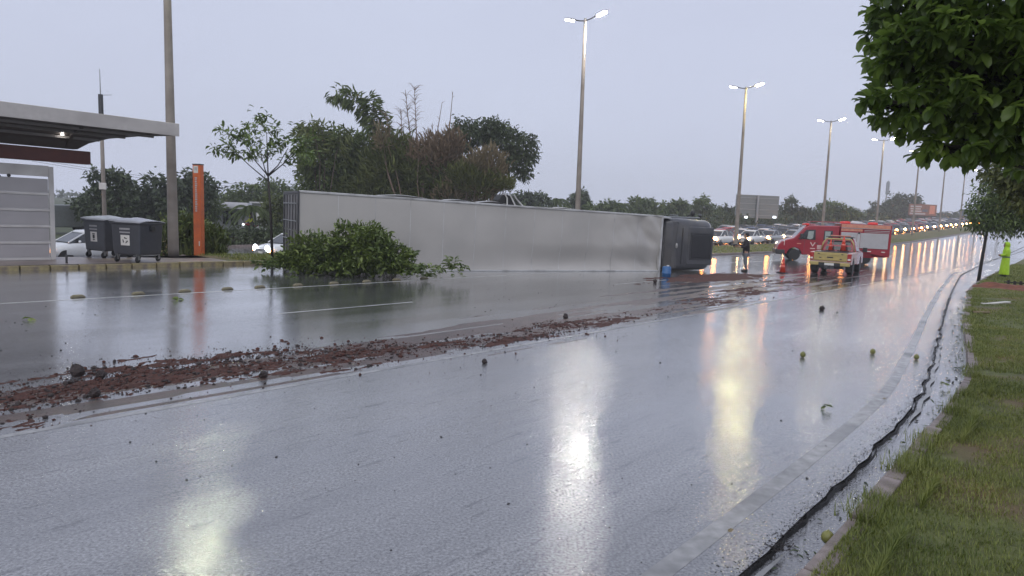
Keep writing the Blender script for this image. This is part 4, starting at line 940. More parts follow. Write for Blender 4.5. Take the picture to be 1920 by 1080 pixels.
# cab and bonnet
m = MB(); m.prism([(.0, .46), (.0, 1.05), (1.45, 1.08), (2.45, 1.0), (2.62, .82), (2.62, .46), (2.0, .46)] + arch(1.55, .42, .42)[0:9] + [(1.1, .46)], -.88, .88); m.build('cab_body', 'fire_red', root, bevel=.06, seg=3)
rings = []
for z, xa, xb, hw in ((1.03, .02, 1.75, .82), (1.35, .10, 1.35, .74), (1.62, .22, .95, .66), (1.70, .32, .85, .60)):
    rings.append([Vector((x, y, z)) for x, y in ((xa, -hw), (xb, -hw), (xb, hw), (xa, hw))])
m = MB(); m.loft(rings); m.build('cab_top', 'fire_red', root, bevel=.05, seg=3)
rwx = lambda z: .02 + (z-1.03)*.31 - .012
for y0, y1 in ((-.58, -.30), (-.26, .26), (.30, .58)):
    m = MB(); V = []
    for z in (1.13, 1.58):
        k = 1 - (z-1.13)*.28
        V += [Vector((rwx(z)-.004, y0*k, z)), Vector((rwx(z)-.004, y1*k, z))]
    m.add([V[0], V[1], V[3], V[2]], [(0, 1, 2, 3)]); m.build('rear_window', 'glass_dark', root)
for s in (-1, 1):
    m = MB(); m.add([(.16, s*.808, 1.10), (1.5, s*.808, 1.10), (1.0, s*.672, 1.58), (.24, s*.672, 1.58)], [(0, 1, 2, 3)]); m.build('side_window', 'glass_dark', root)
    m = MB(); m.tube([(1.35, s*.84, 1.10), (1.35, s*1.0, 1.15)], .025, 6); m.box(1.27, 1.38, *sorted((s*.96, s*1.16)), 1.06, 1.28); m.build('mirror', 'black_plastic' if s < 0 else 'pink_white', root, bevel=.03)
m = MB(); m.tube([(-.12, -.74, 1.06), (-.06, -.68, 1.45), (.0, -.55, 1.66), (.0, .55, 1.66), (-.06, .68, 1.45), (-.12, .74, 1.06)], .038, 8); m.build('roll_bar', 'gold_paint', root, smooth=True)
m = MB(); m.box(.15, .95, -.62, .62, 1.745, 1.78)
for y in (-.5, .5): m.box(.3, .36, y-.03, y+.03, 1.69, 1.75); m.box(.78, .84, y-.03, y+.03, 1.69, 1.75)
m.build('roof_rack', 'black_plastic', root, bevel=.01)
m = MB(); m.box(.45, .70, -.45, .45, 1.782, 1.84); m.build('light_bar', 'orange_band', root, bevel=.02)

# ------------------------------------------------------------------ traffic cones
def cone(p, lab, h=.72, group='traffic cones'):
    root = thing('traffic_cone', lab, 'traffic cone', p, .3, group); k = h/.72
    m = MB(); m.box(-.19*k, .19*k, -.19*k, .19*k, 0, .035*k); m.build('base', 'black_rubber', root, bevel=.01)
    m = MB(); m.lathe([(.135*k, .035*k), (.03*k, .70*k), (.022*k, .72*k), (.001, .72*k)], n=18); m.build('cone_body', 'cone_orange', root, smooth=True)
    for z0, z1 in ((.26, .36), (.46, .53)):
        r = lambda z: (.135 - (z-.035)*.158)*k + .003
        m = MB(); m.lathe([(r(z0), z0*k), (r(z1), z1*k)], n=18); 
        m.build('reflective_sleeve', 'cone_band', root, smooth=True)
    return root
cone(GY(1467, 31.0), 'orange traffic cone standing on the wet road beside the fire van')
Mp = Matrix.Translation(b) @ Matrix.Rotation(R(90-33), 4, 'Z')
cone(Mp @ Vector((-.45, -.28, 1.08)), 'orange traffic cone riding upright on the pickup bed, right one', .72)
c2 = cone(Mp @ Vector((-.35, .30, 1.08)), 'faded traffic cone on the pickup bed, left of the bright one', .55)

# ------------------------------------------------------------------ cars
CAR_PAINT = ['car_white', 'car_silver', 'car_black', 'car_red', 'car_blue']
def car_proto(paint, hl, name='parked', lab='', group=None):
    root = thing('car', lab, 'car', (0, 0, 0), 0, group)
    st = [(-2.12, .42, .62, .60), (-2.05, .32, .86, .78), (-1.6, .24, .93, .86), (-.9, .22, .95, .88), (.2, .22, .95, .88), (1.0, .22, .92, .88), (1.6, .24, .83, .85), (1.98, .28, .70, .74), (2.1, .36, .58, .58)]
    rings = []
    for x, zb, zt, hw in st:
        rings.append([Vector((x, y, z)) for y, z in ((-hw*.86, zb), (-hw, zb+.16), (-hw*1.0, zt-.22), (-hw*.90, zt-.05), (-hw*.70, zt), (hw*.70, zt), (hw*.90, zt-.05), (hw, zt-.22), (hw, zb+.16), (hw*.86, zb))])
    m = MB(); m.loft(rings); m.build('body', paint, root, smooth=True)
    cab = [(-1.85, .93, .70, .93, .68), (-1.25, .92, .76, 1.36, .58), (-.3, .92, .78, 1.47, .58), (.35, .92, .77, 1.43, .57), (1.15, .90, .72, .94, .66)]
    m = MB(); m.loft([[Vector((x, y, z)) for y, z in ((-hb, zb), (-ht, zt), (ht, zt), (hb, zb))] for x, zb, hb, zt, ht in cab]); m.build('cabin_glass', 'glass_dark', root, smooth=False)
    m = MB(); m.loft([[Vector((x, y, z)) for y, z in ((-ht, zt-.03), (-ht*.8, zt+.02), (ht*.8, zt+.02), (ht, zt-.03))] for x, zt, ht in ((-1.3, 1.36, .60), (-.3, 1.48, .60), (.38, 1.44, .59), (.5, 1.38, .58))]); m.build('roof', paint, root, smooth=True)
    for s in (-1, 1):
        for a, c_ in (((.35, .585, 1.41), (1.16, .70, .93)), ((-.35, .60, 1.44), (-.38, .79, .93)), ((-1.25, .60, 1.33), (-1.85, .70, .93))): m = MB(); m.tube([(a[0], s*a[1], a[2]), (c_[0], s*c_[1], c_[2])], .035, 5); m.build('window_pillar', paint, root)
        for x in (-1.3, 1.32): wheel_part(root, x, s*.76, .31, .21)
        m = MB(); m.lathe([(.001, .03), (.165, .03), (.19, .01), (.19, -.03), (.001, -.03)], c=(2.06, s*.53, .66), axis='x', n=12); m.build('headlight', hl, root)
        m = MB(); m.ball((2.0, s*.72, .56), .085, 8, 5, sq=(.6, 1, .8)); m.build('added_glow', 'amber_glow', root)  # amber glow added by each headlight to enrich the queue, no real lamp
        m = MB(); m.ball((.78, s*.93, .98), .09, 8, 6, sq=(.6, 1, .7)); m.build('mirror', paint, root)
        m = MB(); m.box(-2.10, -2.02, s*.62-.12, s*.62+.12, .66, .80); m.build('tail_light', 'taillight', root)
    m = MB(); m.loft([[Vector((x, y, z)) for y, z in ((-.40, .50), (.40, .50), (.42, .62), (-.42, .62))] for x in (2.02, 2.10)]); m.build('grille', 'black_plastic', root)
    m = MB(); m.box(2.09, 2.12, -.2, .2, .40, .50); m.build('number_plate', 'print_white', root)
    return root
CW = {'car_white': 'white', 'car_silver': 'silver', 'car_black': 'black', 'car_red': 'red', 'car_blue': 'dark blue'}
QG = 'cars queueing beyond the median'
protos = []
for i, p_ in enumerate(CAR_PAINT):
    for hl in ('headlight_warm', 'headlight_white'):
        protos.append((car_proto(p_, hl, lab='%s car with glowing headlights in the dense queue beyond the median' % CW[p_], group=QG), CW[p_]))
used = set(); k = 0
back = math.atan2(-DU.y, -DU.x)
for lane, v in enumerate((28.4, 31.8, 35.2, 38.6, 41.2)):
    u = 50 + lane*2.3
    while u < 262:
        pos = W(u, v + random.uniform(-.25, .25)); q = pos + Vector((0, 0, .7-EYE)); px = 960 + FPX*q.dot(_Rt)/q.dot(_F)
        if 1338 < px < 1885:
            j = k % len(protos) if k < len(protos) else random.choice((0, 1, 2, 3, 3, 4, 4, 5, 5, 5, 6, 7, 8, 9)); k += 1
            r, cw = protos[j]; o = r if j not in used else copy_tree(r); used.add(j)
            o.location = pos; sl_ = (gzu(u+1, v)-gzu(u-1, v))/2
            o.rotation_euler = (0, math.atan(sl_), back + random.uniform(-.03, .03))
            if px < 1455: o['label'] = ['%s car with headlights on, in the queue between the cab and the fire van' % cw, '%s car with lit headlights behind the cameraman, farther lane' % cw][lane > 1]
            elif u > 150: o['label'] = '%s car with headlights on, far up the hill in the queue' % cw
        u += random.uniform(5.3, 7.0) + u*.006
o = car_proto('car_white', 'headlight_cool', lab='white car with headlights on between the shelter wall and the bins'); o.location = GY(168, 31.5); o.rotation_euler = (0, 0, back+.12)
o2 = copy_tree(o); o2['label'] = 'white car with headlights on behind the thin young tree'; o2.location = GY(552, 36.5); o2.rotation_euler = (0, 0, back+.1)
# a motorcycle with a yellow-jacketed rider, and a grey van, on the far carriageway
def skin_mesh(name, joints, links, matname, parent, sub=1, root=0):
    me = bpy.data.meshes.new(name); me.from_pydata([j[:3] for j in joints], links, []); o = bpy.data.objects.new(name, me); COL.objects.link(o)
    md = o.modifiers.new('skin', 'SKIN'); md.use_smooth_shade = True
    lay = me.skin_vertices[0].data if me.skin_vertices else None
    for i, j in enumerate(joints):
        r = j[3]; lay[i].radius = (r, r if len(j) < 5 else j[4]); lay[i].use_root = (i == root)
    s_ = o.modifiers.new('sub', 'SUBSURF'); s_.levels = sub; s_.render_levels = sub
    dg = bpy.context.evaluated_depsgraph_get(); dg.update(); me2 = bpy.data.meshes.new_from_object(o.evaluated_get(dg)); o.modifiers.clear(); o.data = me2; me2.name = name
    me2.materials.clear(); me2.materials.append(MATS[matname]); me2.polygons.foreach_set('use_smooth', [True]*len(me2.polygons))
    if parent: o.parent = parent
    return o
b = GY(469, 57.0); root = thing('motorcycle', 'dark motorcycle with a bright headlamp in front of the hedge', 'motorcycle', b, back)
for x in (-.65, .7):
    m = MB(); m.lathe([(.25, -.05), (.29, -.05), (.31, 0), (.29, .05), (.25, .05)], c=(x, 0, .31), axis='y', n=18); m.build('wheel', 'black_rubber', root)
m = MB(); m.loft([[Vector((x, y*wd, z0+zz*h)) for y, zz in ((-1, -.5), (-1, .5), (0, 1), (1, .5), (1, -.5))] for x, wd, z0, h in ((-.7, .08, .82, .08), (-.2, .13, .78, .10), (.2, .16, .90, .16), (.5, .10, .95, .12))]); m.build('tank_and_seat', 'car_red', root, smooth=True)
m = MB(); m.box(-.3, .3, -.14, .14, .3, .68); m.build('engine', 'steel_dark', root, bevel=.04)
m = MB(); m.tube([(.7, .09, .31), (.45, .09, 1.0)], .025, 6); m.tube([(.7, -.09, .31), (.45, -.09, 1.0)], .025, 6); m.tube([(.36, -.36, 1.08), (.46, -.1, 1.02), (.46, .1, 1.02), (.36, .36, 1.08)], .018, 6); m.build('fork', 'steel_grey', root)
m = MB(); m.lathe([(.001, .06), (.08, .05), (.095, .0), (.06, -.1), (.001, -.12)], c=(.62, 0, .92), axis='x', n=14); m.build('headlamp', 'headlight_cool', root)
rt = thing('person', 'person in a yellow jacket and helmet riding the motorcycle', 'person', b, back)
skin_mesh('body', [(-.25, 0, .92, .15), (-.2, 0, 1.15, .15), (-.1, 0, 1.38, .17), (-.07, 0, 1.50, .07), (-.04, 0, 1.64, .10), (-.08, .2, 1.40, .07), (.08, .30, 1.2, .055), (.34, .34, 1.10, .04), (-.08, -.2, 1.40, .07), (.08, -.30, 1.2, .055), (.34, -.34, 1.10, .04),
     (-.2, .12, .88, .10), (.2, .2, .78, .08), (.05, .2, .36, .055), (.17, .2, .30, .045), (-.2, -.12, .88, .10), (.2, -.2, .78, .08), (.05, -.2, .36, .055), (.17, -.2, .30, .045)],
     [(0, 1), (1, 2), (2, 3), (3, 4), (2, 5), (5, 6), (6, 7), (2, 8), (8, 9), (9, 10), (0, 11), (11, 12), (12, 13), (13, 14), (0, 15), (15, 16), (16, 17), (17, 18)], 'cloth_black', rt)
skin_mesh('jacket', [(-.25, 0, .95, .17), (-.2, 0, 1.15, .175), (-.1, 0, 1.38, .19), (-.08, .2, 1.40, .09), (.08, .30, 1.2, .075), (.28, .33, 1.12, .06), (-.08, -.2, 1.40, .09), (.08, -.30, 1.2, .075), (.28, -.33, 1.12, .06)],
     [(0, 1), (1, 2), (2, 3), (3, 4), (4, 5), (2, 6), (6, 7), (7, 8)], 'hivis_yellow', rt)
m = MB(); m.ball((-.03, 0, 1.67), .145, 12, 9, sq=(1.1, .95, 1.05)); m.build('helmet', 'hivis_yellow', rt, smooth=True); m = MB(); m.ball((.035, 0, 1.66), .12, 10, 7, sq=(.8, .9, .55)); m.build('visor', 'glass_dark', rt, smooth=True)
b = GY(112, 56, 0); root = thing('van', 'dark grey van with one bright headlight behind the white car', 'van', b, back+.1)
m = MB(); m.prism([(2.6, .35), (2.62, .8), (2.3, 1.15), (1.9, 1.25), (1.2, 2.05), (.9, 2.2), (-2.5, 2.25), (-2.6, 2.0), (-2.6, .35)], -.95, .95); m.build('body', 'sign_back', root, bevel=.10, seg=3)
m = MB(); m.prism([(1.86, 1.30), (1.22, 2.02), (1.25, 2.05), (1.92, 1.31)], -.82, .82); m.build('windscreen', 'glass_dark', root)
for s in (-1, 1):
    m = MB(); m.lathe([(.001, .03), (.10, .03), (.12, -.03), (.001, -.03)], c=(2.52, s*.62, .98), axis='x', n=12); m.build('headlight', 'headlight_cool' if s < 0 else 'print_white', root)
    for x in (-1.6, 1.7): wheel_part(root, x, s*.84, .34, .22)

# ------------------------------------------------------------------ people
def finger_tubes(m, wrist, fwd, side, curl):
    fwd = Vector(fwd).normalized(); side = Vector(side).normalized(); dn = Vector(curl).normalized(); w_ = Vector(wrist)
    for k, (o_, L) in enumerate(((-.030, .072), (-.010, .082), (.010, .076), (.029, .060))):
        a = w_ + fwd*.085 + side*o_; m.tube([w_+fwd*.03+side*o_*.8, a, a+fwd*L*.4+dn*L*.15, a+fwd*L*.6+dn*L*.5, a+fwd*L*.55+dn*L*.8], [.011, .010, .009, .008, .006], 6)
    a = w_ + fwd*.03 - side*.035; m.tube([w_+fwd*.01-side*.02, a-side*.01+fwd*.01, a+fwd*.045-side*.01+dn*.02, a+fwd*.065+dn*.04], [.013, .012, .010, .007], 6)
def head(root, c, yaw, hairmat, hood=None):
    M = Matrix.Translation(c) @ Matrix.Rotation(yaw, 4, 'Z')
    rings = []
    for z, rx, ry, xo in ((-.115, .045, .045, .035), (-.095, .068, .058, .028), (-.05, .085, .070, .012), (0, .094, .076, .0), (.05, .097, .078, -.004), (.09, .082, .066, -.008), (.118, .045, .04, -.01)):
        rings.append([M @ Vector((xo + rx*math.cos(a), ry*math.sin(a), z)) for a in [k*math.tau/14 for k in range(14)]])
    m = MB(); m.loft(rings)
    m.loft([[M @ Vector((.085+dx, y*wd, z)) for y in (-1, 0, 1)] + [M @ Vector((.07, 0, z))] for dx, wd, z in ((.005, .008, .02), (.022, .012, -.015), (.030, .018, -.03), (.008, .014, -.042))])
    for s in (-1, 1): m.loft([[M @ Vector((x, s*(.074+y), z)) for x, z in ((-.015, -.03), (.012, -.02), (.014, .02), (-.012, .03))] for y in (0, .014)])
    h = m.build('head', 'skin', root, smooth=True)
    m = MB()
    for s in (-1, 1): m.ball(M @ Vector((.086, s*.030, .012)), .011, 8, 5)
    m.build('eye', 'print_black', h); m = MB(); m.ball(M @ Vector((.083, 0, -.066)), .02, 8, 5, sq=(.4, 1, .3)); m.build('mouth', 'red_beam', h)
    return M
# cameraman: dark jacket, grey trousers, walking pose, camera held out to the left (local +x = where he faces)
b = GY(1396, 31.0); root = thing('person', 'man in a dark jacket and grey trousers filming on the wet road', 'person', b, R(180-12))
body = [(0, 0, .93, .13), (0, 0, 1.12, .13), (.01, 0, 1.32, .15), (.02, 0, 1.46, .07), (.03, 0, 1.56, .055),
        (.0, .19, 1.40, .065), (.05, .26, 1.14, .05), (.30, .20, 1.12, .042), (.38, .16, 1.14, .035), (.0, -.19, 1.40, .065), (.08, -.27, 1.16, .05), (.33, -.16, 1.18, .042), (.40, -.10, 1.20, .035),
        (0, .10, .86, .10), (.02, .12, .48, .07), (-.03, .13, .10, .045), (.09, .14, .045, .04), (0, -.10, .86, .10), (.0, -.14, .48, .07), (-.06, -.16, .10, .045), (.06, -.18, .045, .04)]
lk = [(0, 1), (1, 2), (2, 3), (3, 4), (2, 5), (5, 6), (6, 7), (7, 8), (2, 9), (9, 10), (10, 11), (11, 12), (0, 13), (13, 14), (14, 15), (15, 16), (0, 17), (17, 18), (18, 19), (19, 20)]
skin_mesh('body', body, lk, 'skin', root)
skin_mesh('jacket', [(0, 0, .76, .20, .22), (0, 0, 1.12, .17, .19), (.01, 0, 1.33, .17, .21), (.02, 0, 1.47, .10), (.0, .19, 1.40, .092), (.05, .26, 1.14, .075), (.29, .20, 1.12, .058), (.0, -.19, 1.40, .092), (.08, -.27, 1.16, .075), (.32, -.165, 1.18, .058)],
          [(0, 1), (1, 2), (2, 3), (2, 4), (4, 5), (5, 6), (2, 7), (7, 8), (8, 9)], 'cloth_black', root)
skin_mesh('trousers', [(0, 0, .96, .18), (0, .10, .80, .12), (.02, .12, .48, .085), (-.03, .13, .13, .066), (0, -.10, .80, .112), (.0, -.14, .48, .085), (-.06, -.16, .13, .066)], [(0, 1), (1, 2), (2, 3), (0, 4), (4, 5), (5, 6)], 'cloth_grey', root)
for y, x in ((.135, -.03), (-.17, -.06)):
    m = MB(); m.loft([[Vector((x+xx, y+yy*wd, z*h)) for yy, z in ((-1, 0), (-.9, .7), (0, 1), (.9, .7), (1, 0))] for xx, wd, h in ((-.08, .04, .10), (.0, .05, .12), (.12, .05, .08), (.19, .035, .04))]); m.build('shoe', 'black_rubber', root, smooth=True)
head(root, Vector((.045, 0, 1.655)), 0.0, 'cloth_black')
m = MB(); m.ball((.022, 0, 1.70), .108, 12, 8, sq=(1.0, .86, .86)); m.ball((-.02, 0, 1.645), .098, 10, 7, sq=(.8, .88, .9)); m.build('hair', 'cloth_black', root, smooth=True)
m = MB(); finger_tubes(m, (.39, .15, 1.14), (1, -.3, .1), (0, .3, 1), (.2, -1, 0)); finger_tubes(m, (.41, -.09, 1.20), (1, .3, .05), (0, .3, 1), (.2, 1, 0)); m.build('hand', 'skin', root, smooth=True)
t = thing('camera', 'small dark video camera held in front of the man', 'camera', b, R(180-12))
m = MB(); m.box(.44, .60, -.03, .08, 1.14, 1.25); m.build('camera_body', 'black_plastic', t, bevel=.015); m = MB(); m.lathe([(.001, .60), (.04, .60), (.045, .68), (.035, .69), (.001, .67)], c=(0, .025, 1.195), axis='x', n=12); m.build('lens', 'glass_dark', t)
m = MB(); m.box(.43, .44, .08, .16, 1.15, 1.23); m.build('screen', 'glass_dark', t)
# officer in a long lime raincoat, facing left
b = GY(1881, 33.2, .10); b.z = .135; root = thing('person', 'person in a long lime hooded raincoat standing on the grass', 'person', b, R(180-25))
body = [(0, 0, .92, .12), (0, 0, 1.12, .12), (.01, 0, 1.30, .14), (.02, 0, 1.44, .06), (.03, 0, 1.53, .05), (.0, .18, 1.36, .06), (.03, .24, 1.10, .048), (.24, .12, 1.08, .04), (.30, .04, 1.10, .035), (.0, -.18, 1.36, .06), (.03, -.24, 1.10, .048), (.24, -.12, 1.06, .04), (.30, -.04, 1.07, .035),
        (0, .09, .86, .09), (.02, .10, .48, .065), (0, .10, .10, .045), (.10, .11, .045, .04), (0, -.09, .86, .09), (.02, -.10, .48, .065), (0, -.10, .10, .045), (.10, -.11, .045, .04)]
skin_mesh('body', body, lk, 'skin', root)
rings = []
for z, rx, ry, xo in ((.14, .20, .27, .01), (.16, .205, .275, .01), (.55, .185, .25, .01), (.92, .165, .23, .0), (1.08, .155, .215, .0), (1.28, .165, .235, .0), (1.40, .14, .21, .0), (1.47, .09, .12, .01)):
    ring = []
    for k in range(28):
        a = k*math.tau/28; f = 1 + (.06*math.sin(a*7+z*1.5) + .03*math.sin(a*11))*max(0, 1.15-z); ring.append(Vector((xo+rx*f*math.cos(a), ry*f*math.sin(a), z)))
    rings.append(ring)
m = MB(); m.loft(rings); m.build('raincoat', 'hivis', root, smooth=True)
skin_mesh('sleeve', [(.0, .12, 1.36, .09), (.0, .20, 1.35, .092), (.03, .26, 1.10, .082), (.25, .12, 1.08, .07)], [(0, 1), (1, 2), (2, 3)], 'hivis', root)
skin_mesh('sleeve', [(.0, -.12, 1.36, .09), (.0, -.20, 1.35, .092), (.03, -.26, 1.10, .082), (.25, -.12, 1.06, .07)], [(0, 1), (1, 2), (2, 3)], 'hivis', root)
m = MB(); m.lathe([(.225, .98), (.222, 1.04)], n=24, M=Matrix.Diagonal((.74, 1.02, 1, 1))); m.build('reflective_stripe', 'sign_dark', root)
M = head(root, Vector((.05, 0, 1.60)), 0, 'hivis')
rings = []
for x, ry, rz, zc in ((.105, .088, .115, 1.615), (.09, .105, .135, 1.62), (.0, .120, .150, 1.62), (-.07, .11, .14, 1.60), (-.115, .06, .09, 1.58)):
    rings.append([Vector((x, ry*math.cos(k*math.tau/16), zc+rz*math.sin(k*math.tau/16))) for k in range(16)])
m = MB(); n0 = len(m.v); m.loft(rings, cap=False); m.add(rings[-1], [tuple(range(16))])
m.loft([[Vector((.0+.09*1, .10*y, z)) for y, z in ((-1, 1.70), (0, 1.745), (1, 1.70))] + [Vector((.09, 0, 1.73))], [Vector((.19, .07*y, z)) for y, z in ((-1, 1.685), (0, 1.705), (1, 1.685))] + [Vector((.19, 0, 1.695))]])
m.lathe([(.125, 1.42), (.11, 1.52)], c=(.01, 0, 0), n=16); m.build('hood', 'hivis', root, smooth=True)
m = MB(); finger_tubes(m, (.27, .07, 1.095), (.5, -1, .1), (0, 0, 1), (-1, -.2, 0)); finger_tubes(m, (.27, -.07, 1.075), (.5, 1, .1), (0, 0, 1), (-1, .2, 0)); m.build('hand', 'skin', root, smooth=True)
for s in (-1, 1):
    m = MB(); m.loft([[Vector((xx, s*.105+yy*wd, z*h)) for yy, z in ((-1, 0), (-.9, .7), (0, 1), (.9, .7), (1, 0))] for xx, wd, h in ((-.09, .045, .2), (.0, .05, .22), (.12, .05, .09), (.19, .035, .04))]); m.build('boot', 'black_rubber', root, smooth=True)
# a low row of dark stakes in the grass behind the red soil
fr = thing('low_fence', 'low dark fence of short stakes behind the red soil', 'fence', (0, 0, 0))
for i in range(20):
    p = W(33.7 + .02*i, 2.75 - i*.20, .13); m = MB(); m.tube([(p.x, p.y, p.z-.05), (p.x, p.y, p.z+.24+random.uniform(-.02, .02))], .05, 6); m.build('stake', 'bark_dark', fr)
m = MB(); a, c_ = W(33.69, 2.9, .13), W(34.12, -1.4, .13); m.tube([a+Vector((0, 0, .17)), c_+Vector((0, 0, .17))], .025, 5); m.build('rail', 'bark_dark', fr)

# ------------------------------------------------------------------ signs, masts, house
def panel_sign(pxa, pxb, pya, pyb, Y, legs, name, lab, cat, face, back_, depth=.2, ribs=0, yaw=None):
    pa, pb = P(pxa, pya, Y), P(pxb, pyb, Y); wd = pb.x-pa.x; ztop, zbot = P((pxa+pxb)/2, pya, Y).z, P((pxa+pxb)/2, pyb, Y).z
    cx = (pa.x+pb.x)/2; g = gz(cx, Y); root = thing(name, lab, cat, (cx, Y, g), 0 if yaw is None else yaw)
    m = MB(); m.box(-wd/2, wd/2, 0, depth, zbot-g, ztop-g); pn = m.build('panel', face, root)
    for lx in legs:
        m = MB(); m.tube([(lx*wd, depth+.14, 0), (lx*wd, depth+.14, ztop-g-.05)], .13 if len(legs) < 3 else .16, 8); m.build('leg', back_, root)
    return root, wd, zbot-g, ztop-g
rt, wd, z0, z1 = panel_sign(1381, 1458, 366, 409, 112, [], 'road_sign', 'large grey back of a road sign on one post beyond the queue', 'road sign', 'sign_back', 'steel_grey')
for k in range(4):
    z = z0 + (z1-z0)*(k+.5)/4; m = MB(); m.box(-wd/2, wd/2, -.08, -.002, z-.06, z+.06); m.build('stiffener', 'steel_grey', rt)
m = MB(); m.tube([(0, -.25, 0), (0, -.25, z1)], .22, 10); m.build('post', 'steel_grey', rt)
rt, wd, z0, z1 = panel_sign(1706, 1755, 383, 404, 196, [-.38, -.13, .13, .38], 'billboard', 'rusty orange billboard on legs beside the hazy pines', 'billboard', 'rust_print', 'steel_dark', .4)
for a0, a1, b0, b1, mt in ((-.46, -.05, .72, .84, 'print_pale'), (-.46, -.08, .52, .62, 'print_pale'), (-.44, -.05, .30, .42, 'print_pale'), (-.02, .18, .32, .55, 'sign_dark'), (.24, .44, .15, .9, 'orange_band'), (-.47, .1, .08, .2, 'print_pale')):
    m = MB(); m.box(a0*wd, a1*wd, -.02, -.002, z0+(z1-z0)*b0, z0+(z1-z0)*b1); m.build('print', mt, rt)
m = MB(); m.box(-wd/2, wd/2, -.4, -.003, z0-.35, z0-.15); m.build('walkway', 'steel_dark', rt)
rt, wd, z0, z1 = panel_sign(1801, 1832, 393, 405, 225, [-.35, 0, .35], 'roadside_panel', 'dark blue-grey roadside panel partly behind the sapling leaves', 'sign', 'sign_dark', 'steel_dark', .4)
b = GY(1657, 330); zt = P(1661, 338, 330).z - b.z; root = thing('telecom_mast', 'slim telecom mast with a round head above the hazy pines', 'mast', b)
m = MB(); m.tube([(0, 0, 0), (.3, 0, zt*.6), (.5, 0, zt-3)], [.45, .32, .25], 8); m.build('mast', 'steel_grey', root)
m = MB(); m.lathe([(.3, zt-7), (.8, zt-6.6), (.8, zt-1), (.3, zt-.3), (.1, zt)], c=(.5, 0, 0), n=10); m.build('antenna_head', 'steel_grey', root)
for px, lab in ((1396, 'small bright lamp on a short pole below the left half of the road sign'), (1449, 'small bright lamp on a short pole below the right end of the road sign')):
    b = GY(px, 100); zt = P(px, 407, 100).z - b.z; root = thing('floodlight', lab, 'floodlight', b, 0, 'floodlights under the road sign')
    m = MB(); m.tube([(0, .2, 0), (0, .2, zt)], .05, 6); m.build('pole', 'steel_dark', root); m = MB(); m.box(-.25, .25, 0, .3, zt-.16, zt+.16); h = m.build('lamp_head', 'lamp_body', root); m = MB(); m.box(-.21, .21, -.03, -.002, zt-.12, zt+.12); m.build('lens', 'headlight_cool', h)
# flat-roofed house
Yh = 66; c0 = P(393, 470, Yh); g = gz(P(440, 400, Yh).x, Yh)-.1
root = thing('house', 'pale flat-roofed house behind the hedge and the young tree', 'house', (0, 0, 0))
def hx(px): return P(px, 420, Yh).x
def hz(px, py): return P(px, py, Yh).z
m = MB(); m.box(hx(399), hx(466), Yh, Yh+7, g, hz(430, 390)); m.build('wall', 'house_wall', root)
m = MB(); m.box(hx(376), hx(399)-.01, Yh+1.0, Yh+6, g, hz(390, 391)-.3); m.build('side_wing', 'house_wall', root)
m = MB(); m.box(hx(374), hx(403), Yh+.4, Yh+6.3, hz(390, 391)-.29, hz(390, 388)); m.build('wing_roof', 'house_roof', root)
m = MB(); m.box(hx(480), hx(512), Yh-1.0, Yh+6, g, hz(495, 382)); m.build('annexe', 'house_wall', root)
m = MB(); m.box(hx(489), hx(505), Yh-1.04, Yh-1.005, hz(497, 418), hz(497, 388)); m.build('white_screen', 'white_paint', root)
for a, c_, y0, p0, p1 in ((397, 472, -1.2, 391, 387), (401, 470, -.6, 386.8, 383), (415, 462, .3, 382.8, 379)):
    m = MB(); m.box(hx(a), hx(c_), Yh+y0, Yh+7.5, hz(435, p0), hz(435, p1)); m.build('roof', 'house_roof', root)
m = MB(); m.box(hx(478), hx(514), Yh-1.4, Yh+6.4, hz(495, 382)+.003, hz(495, 379)); m.build('roof', 'house_roof', root)
for a, c_, p0, p1 in ((418, 428, 420, 396), (433, 446, 422, 398)):
    m = MB(); m.box(hx(a), hx(c_), Yh-.05, Yh-.005, hz(430, p0), hz(430, p1)); wnd = m.build('window', 'glass_dark', root)
    m = MB(); m.box(hx((a+c_)/2)-.03, hx((a+c_)/2)+.03, Yh-.08, Yh-.051, hz(430, p0), hz(430, p1)); m.build('mullion', 'steel_grey', wnd)
# power lines far behind the shelter
for k, (za, zb, lab) in enumerate(((306, 331, 'upper power cable with marker balls crossing the sky behind the lamp post'), (310, 336, 'lower power cable crossing the sky behind the lamp post'))):
    a, c_ = P(60, za-8, 90), P(640, zb+10, 120); m = MB(); pts = [a.lerp(c_, t/24) + Vector((0, 0, -1.6*math.sin(math.pi*t/24))) for t in range(25)]; rt = thing('power_line', lab, 'power cable', (0, 0, 0))
    m.tube(pts, .022, 5); m.build('cable', 'steel_dark', rt)
    if k == 0:
        for t in (5, 9, 15): m = MB(); q = pts[t]; m.ball(q, .2, 8, 6, sq=(.6, .6, 1.3)); m.build('marker_ball', 'sign_back', rt)

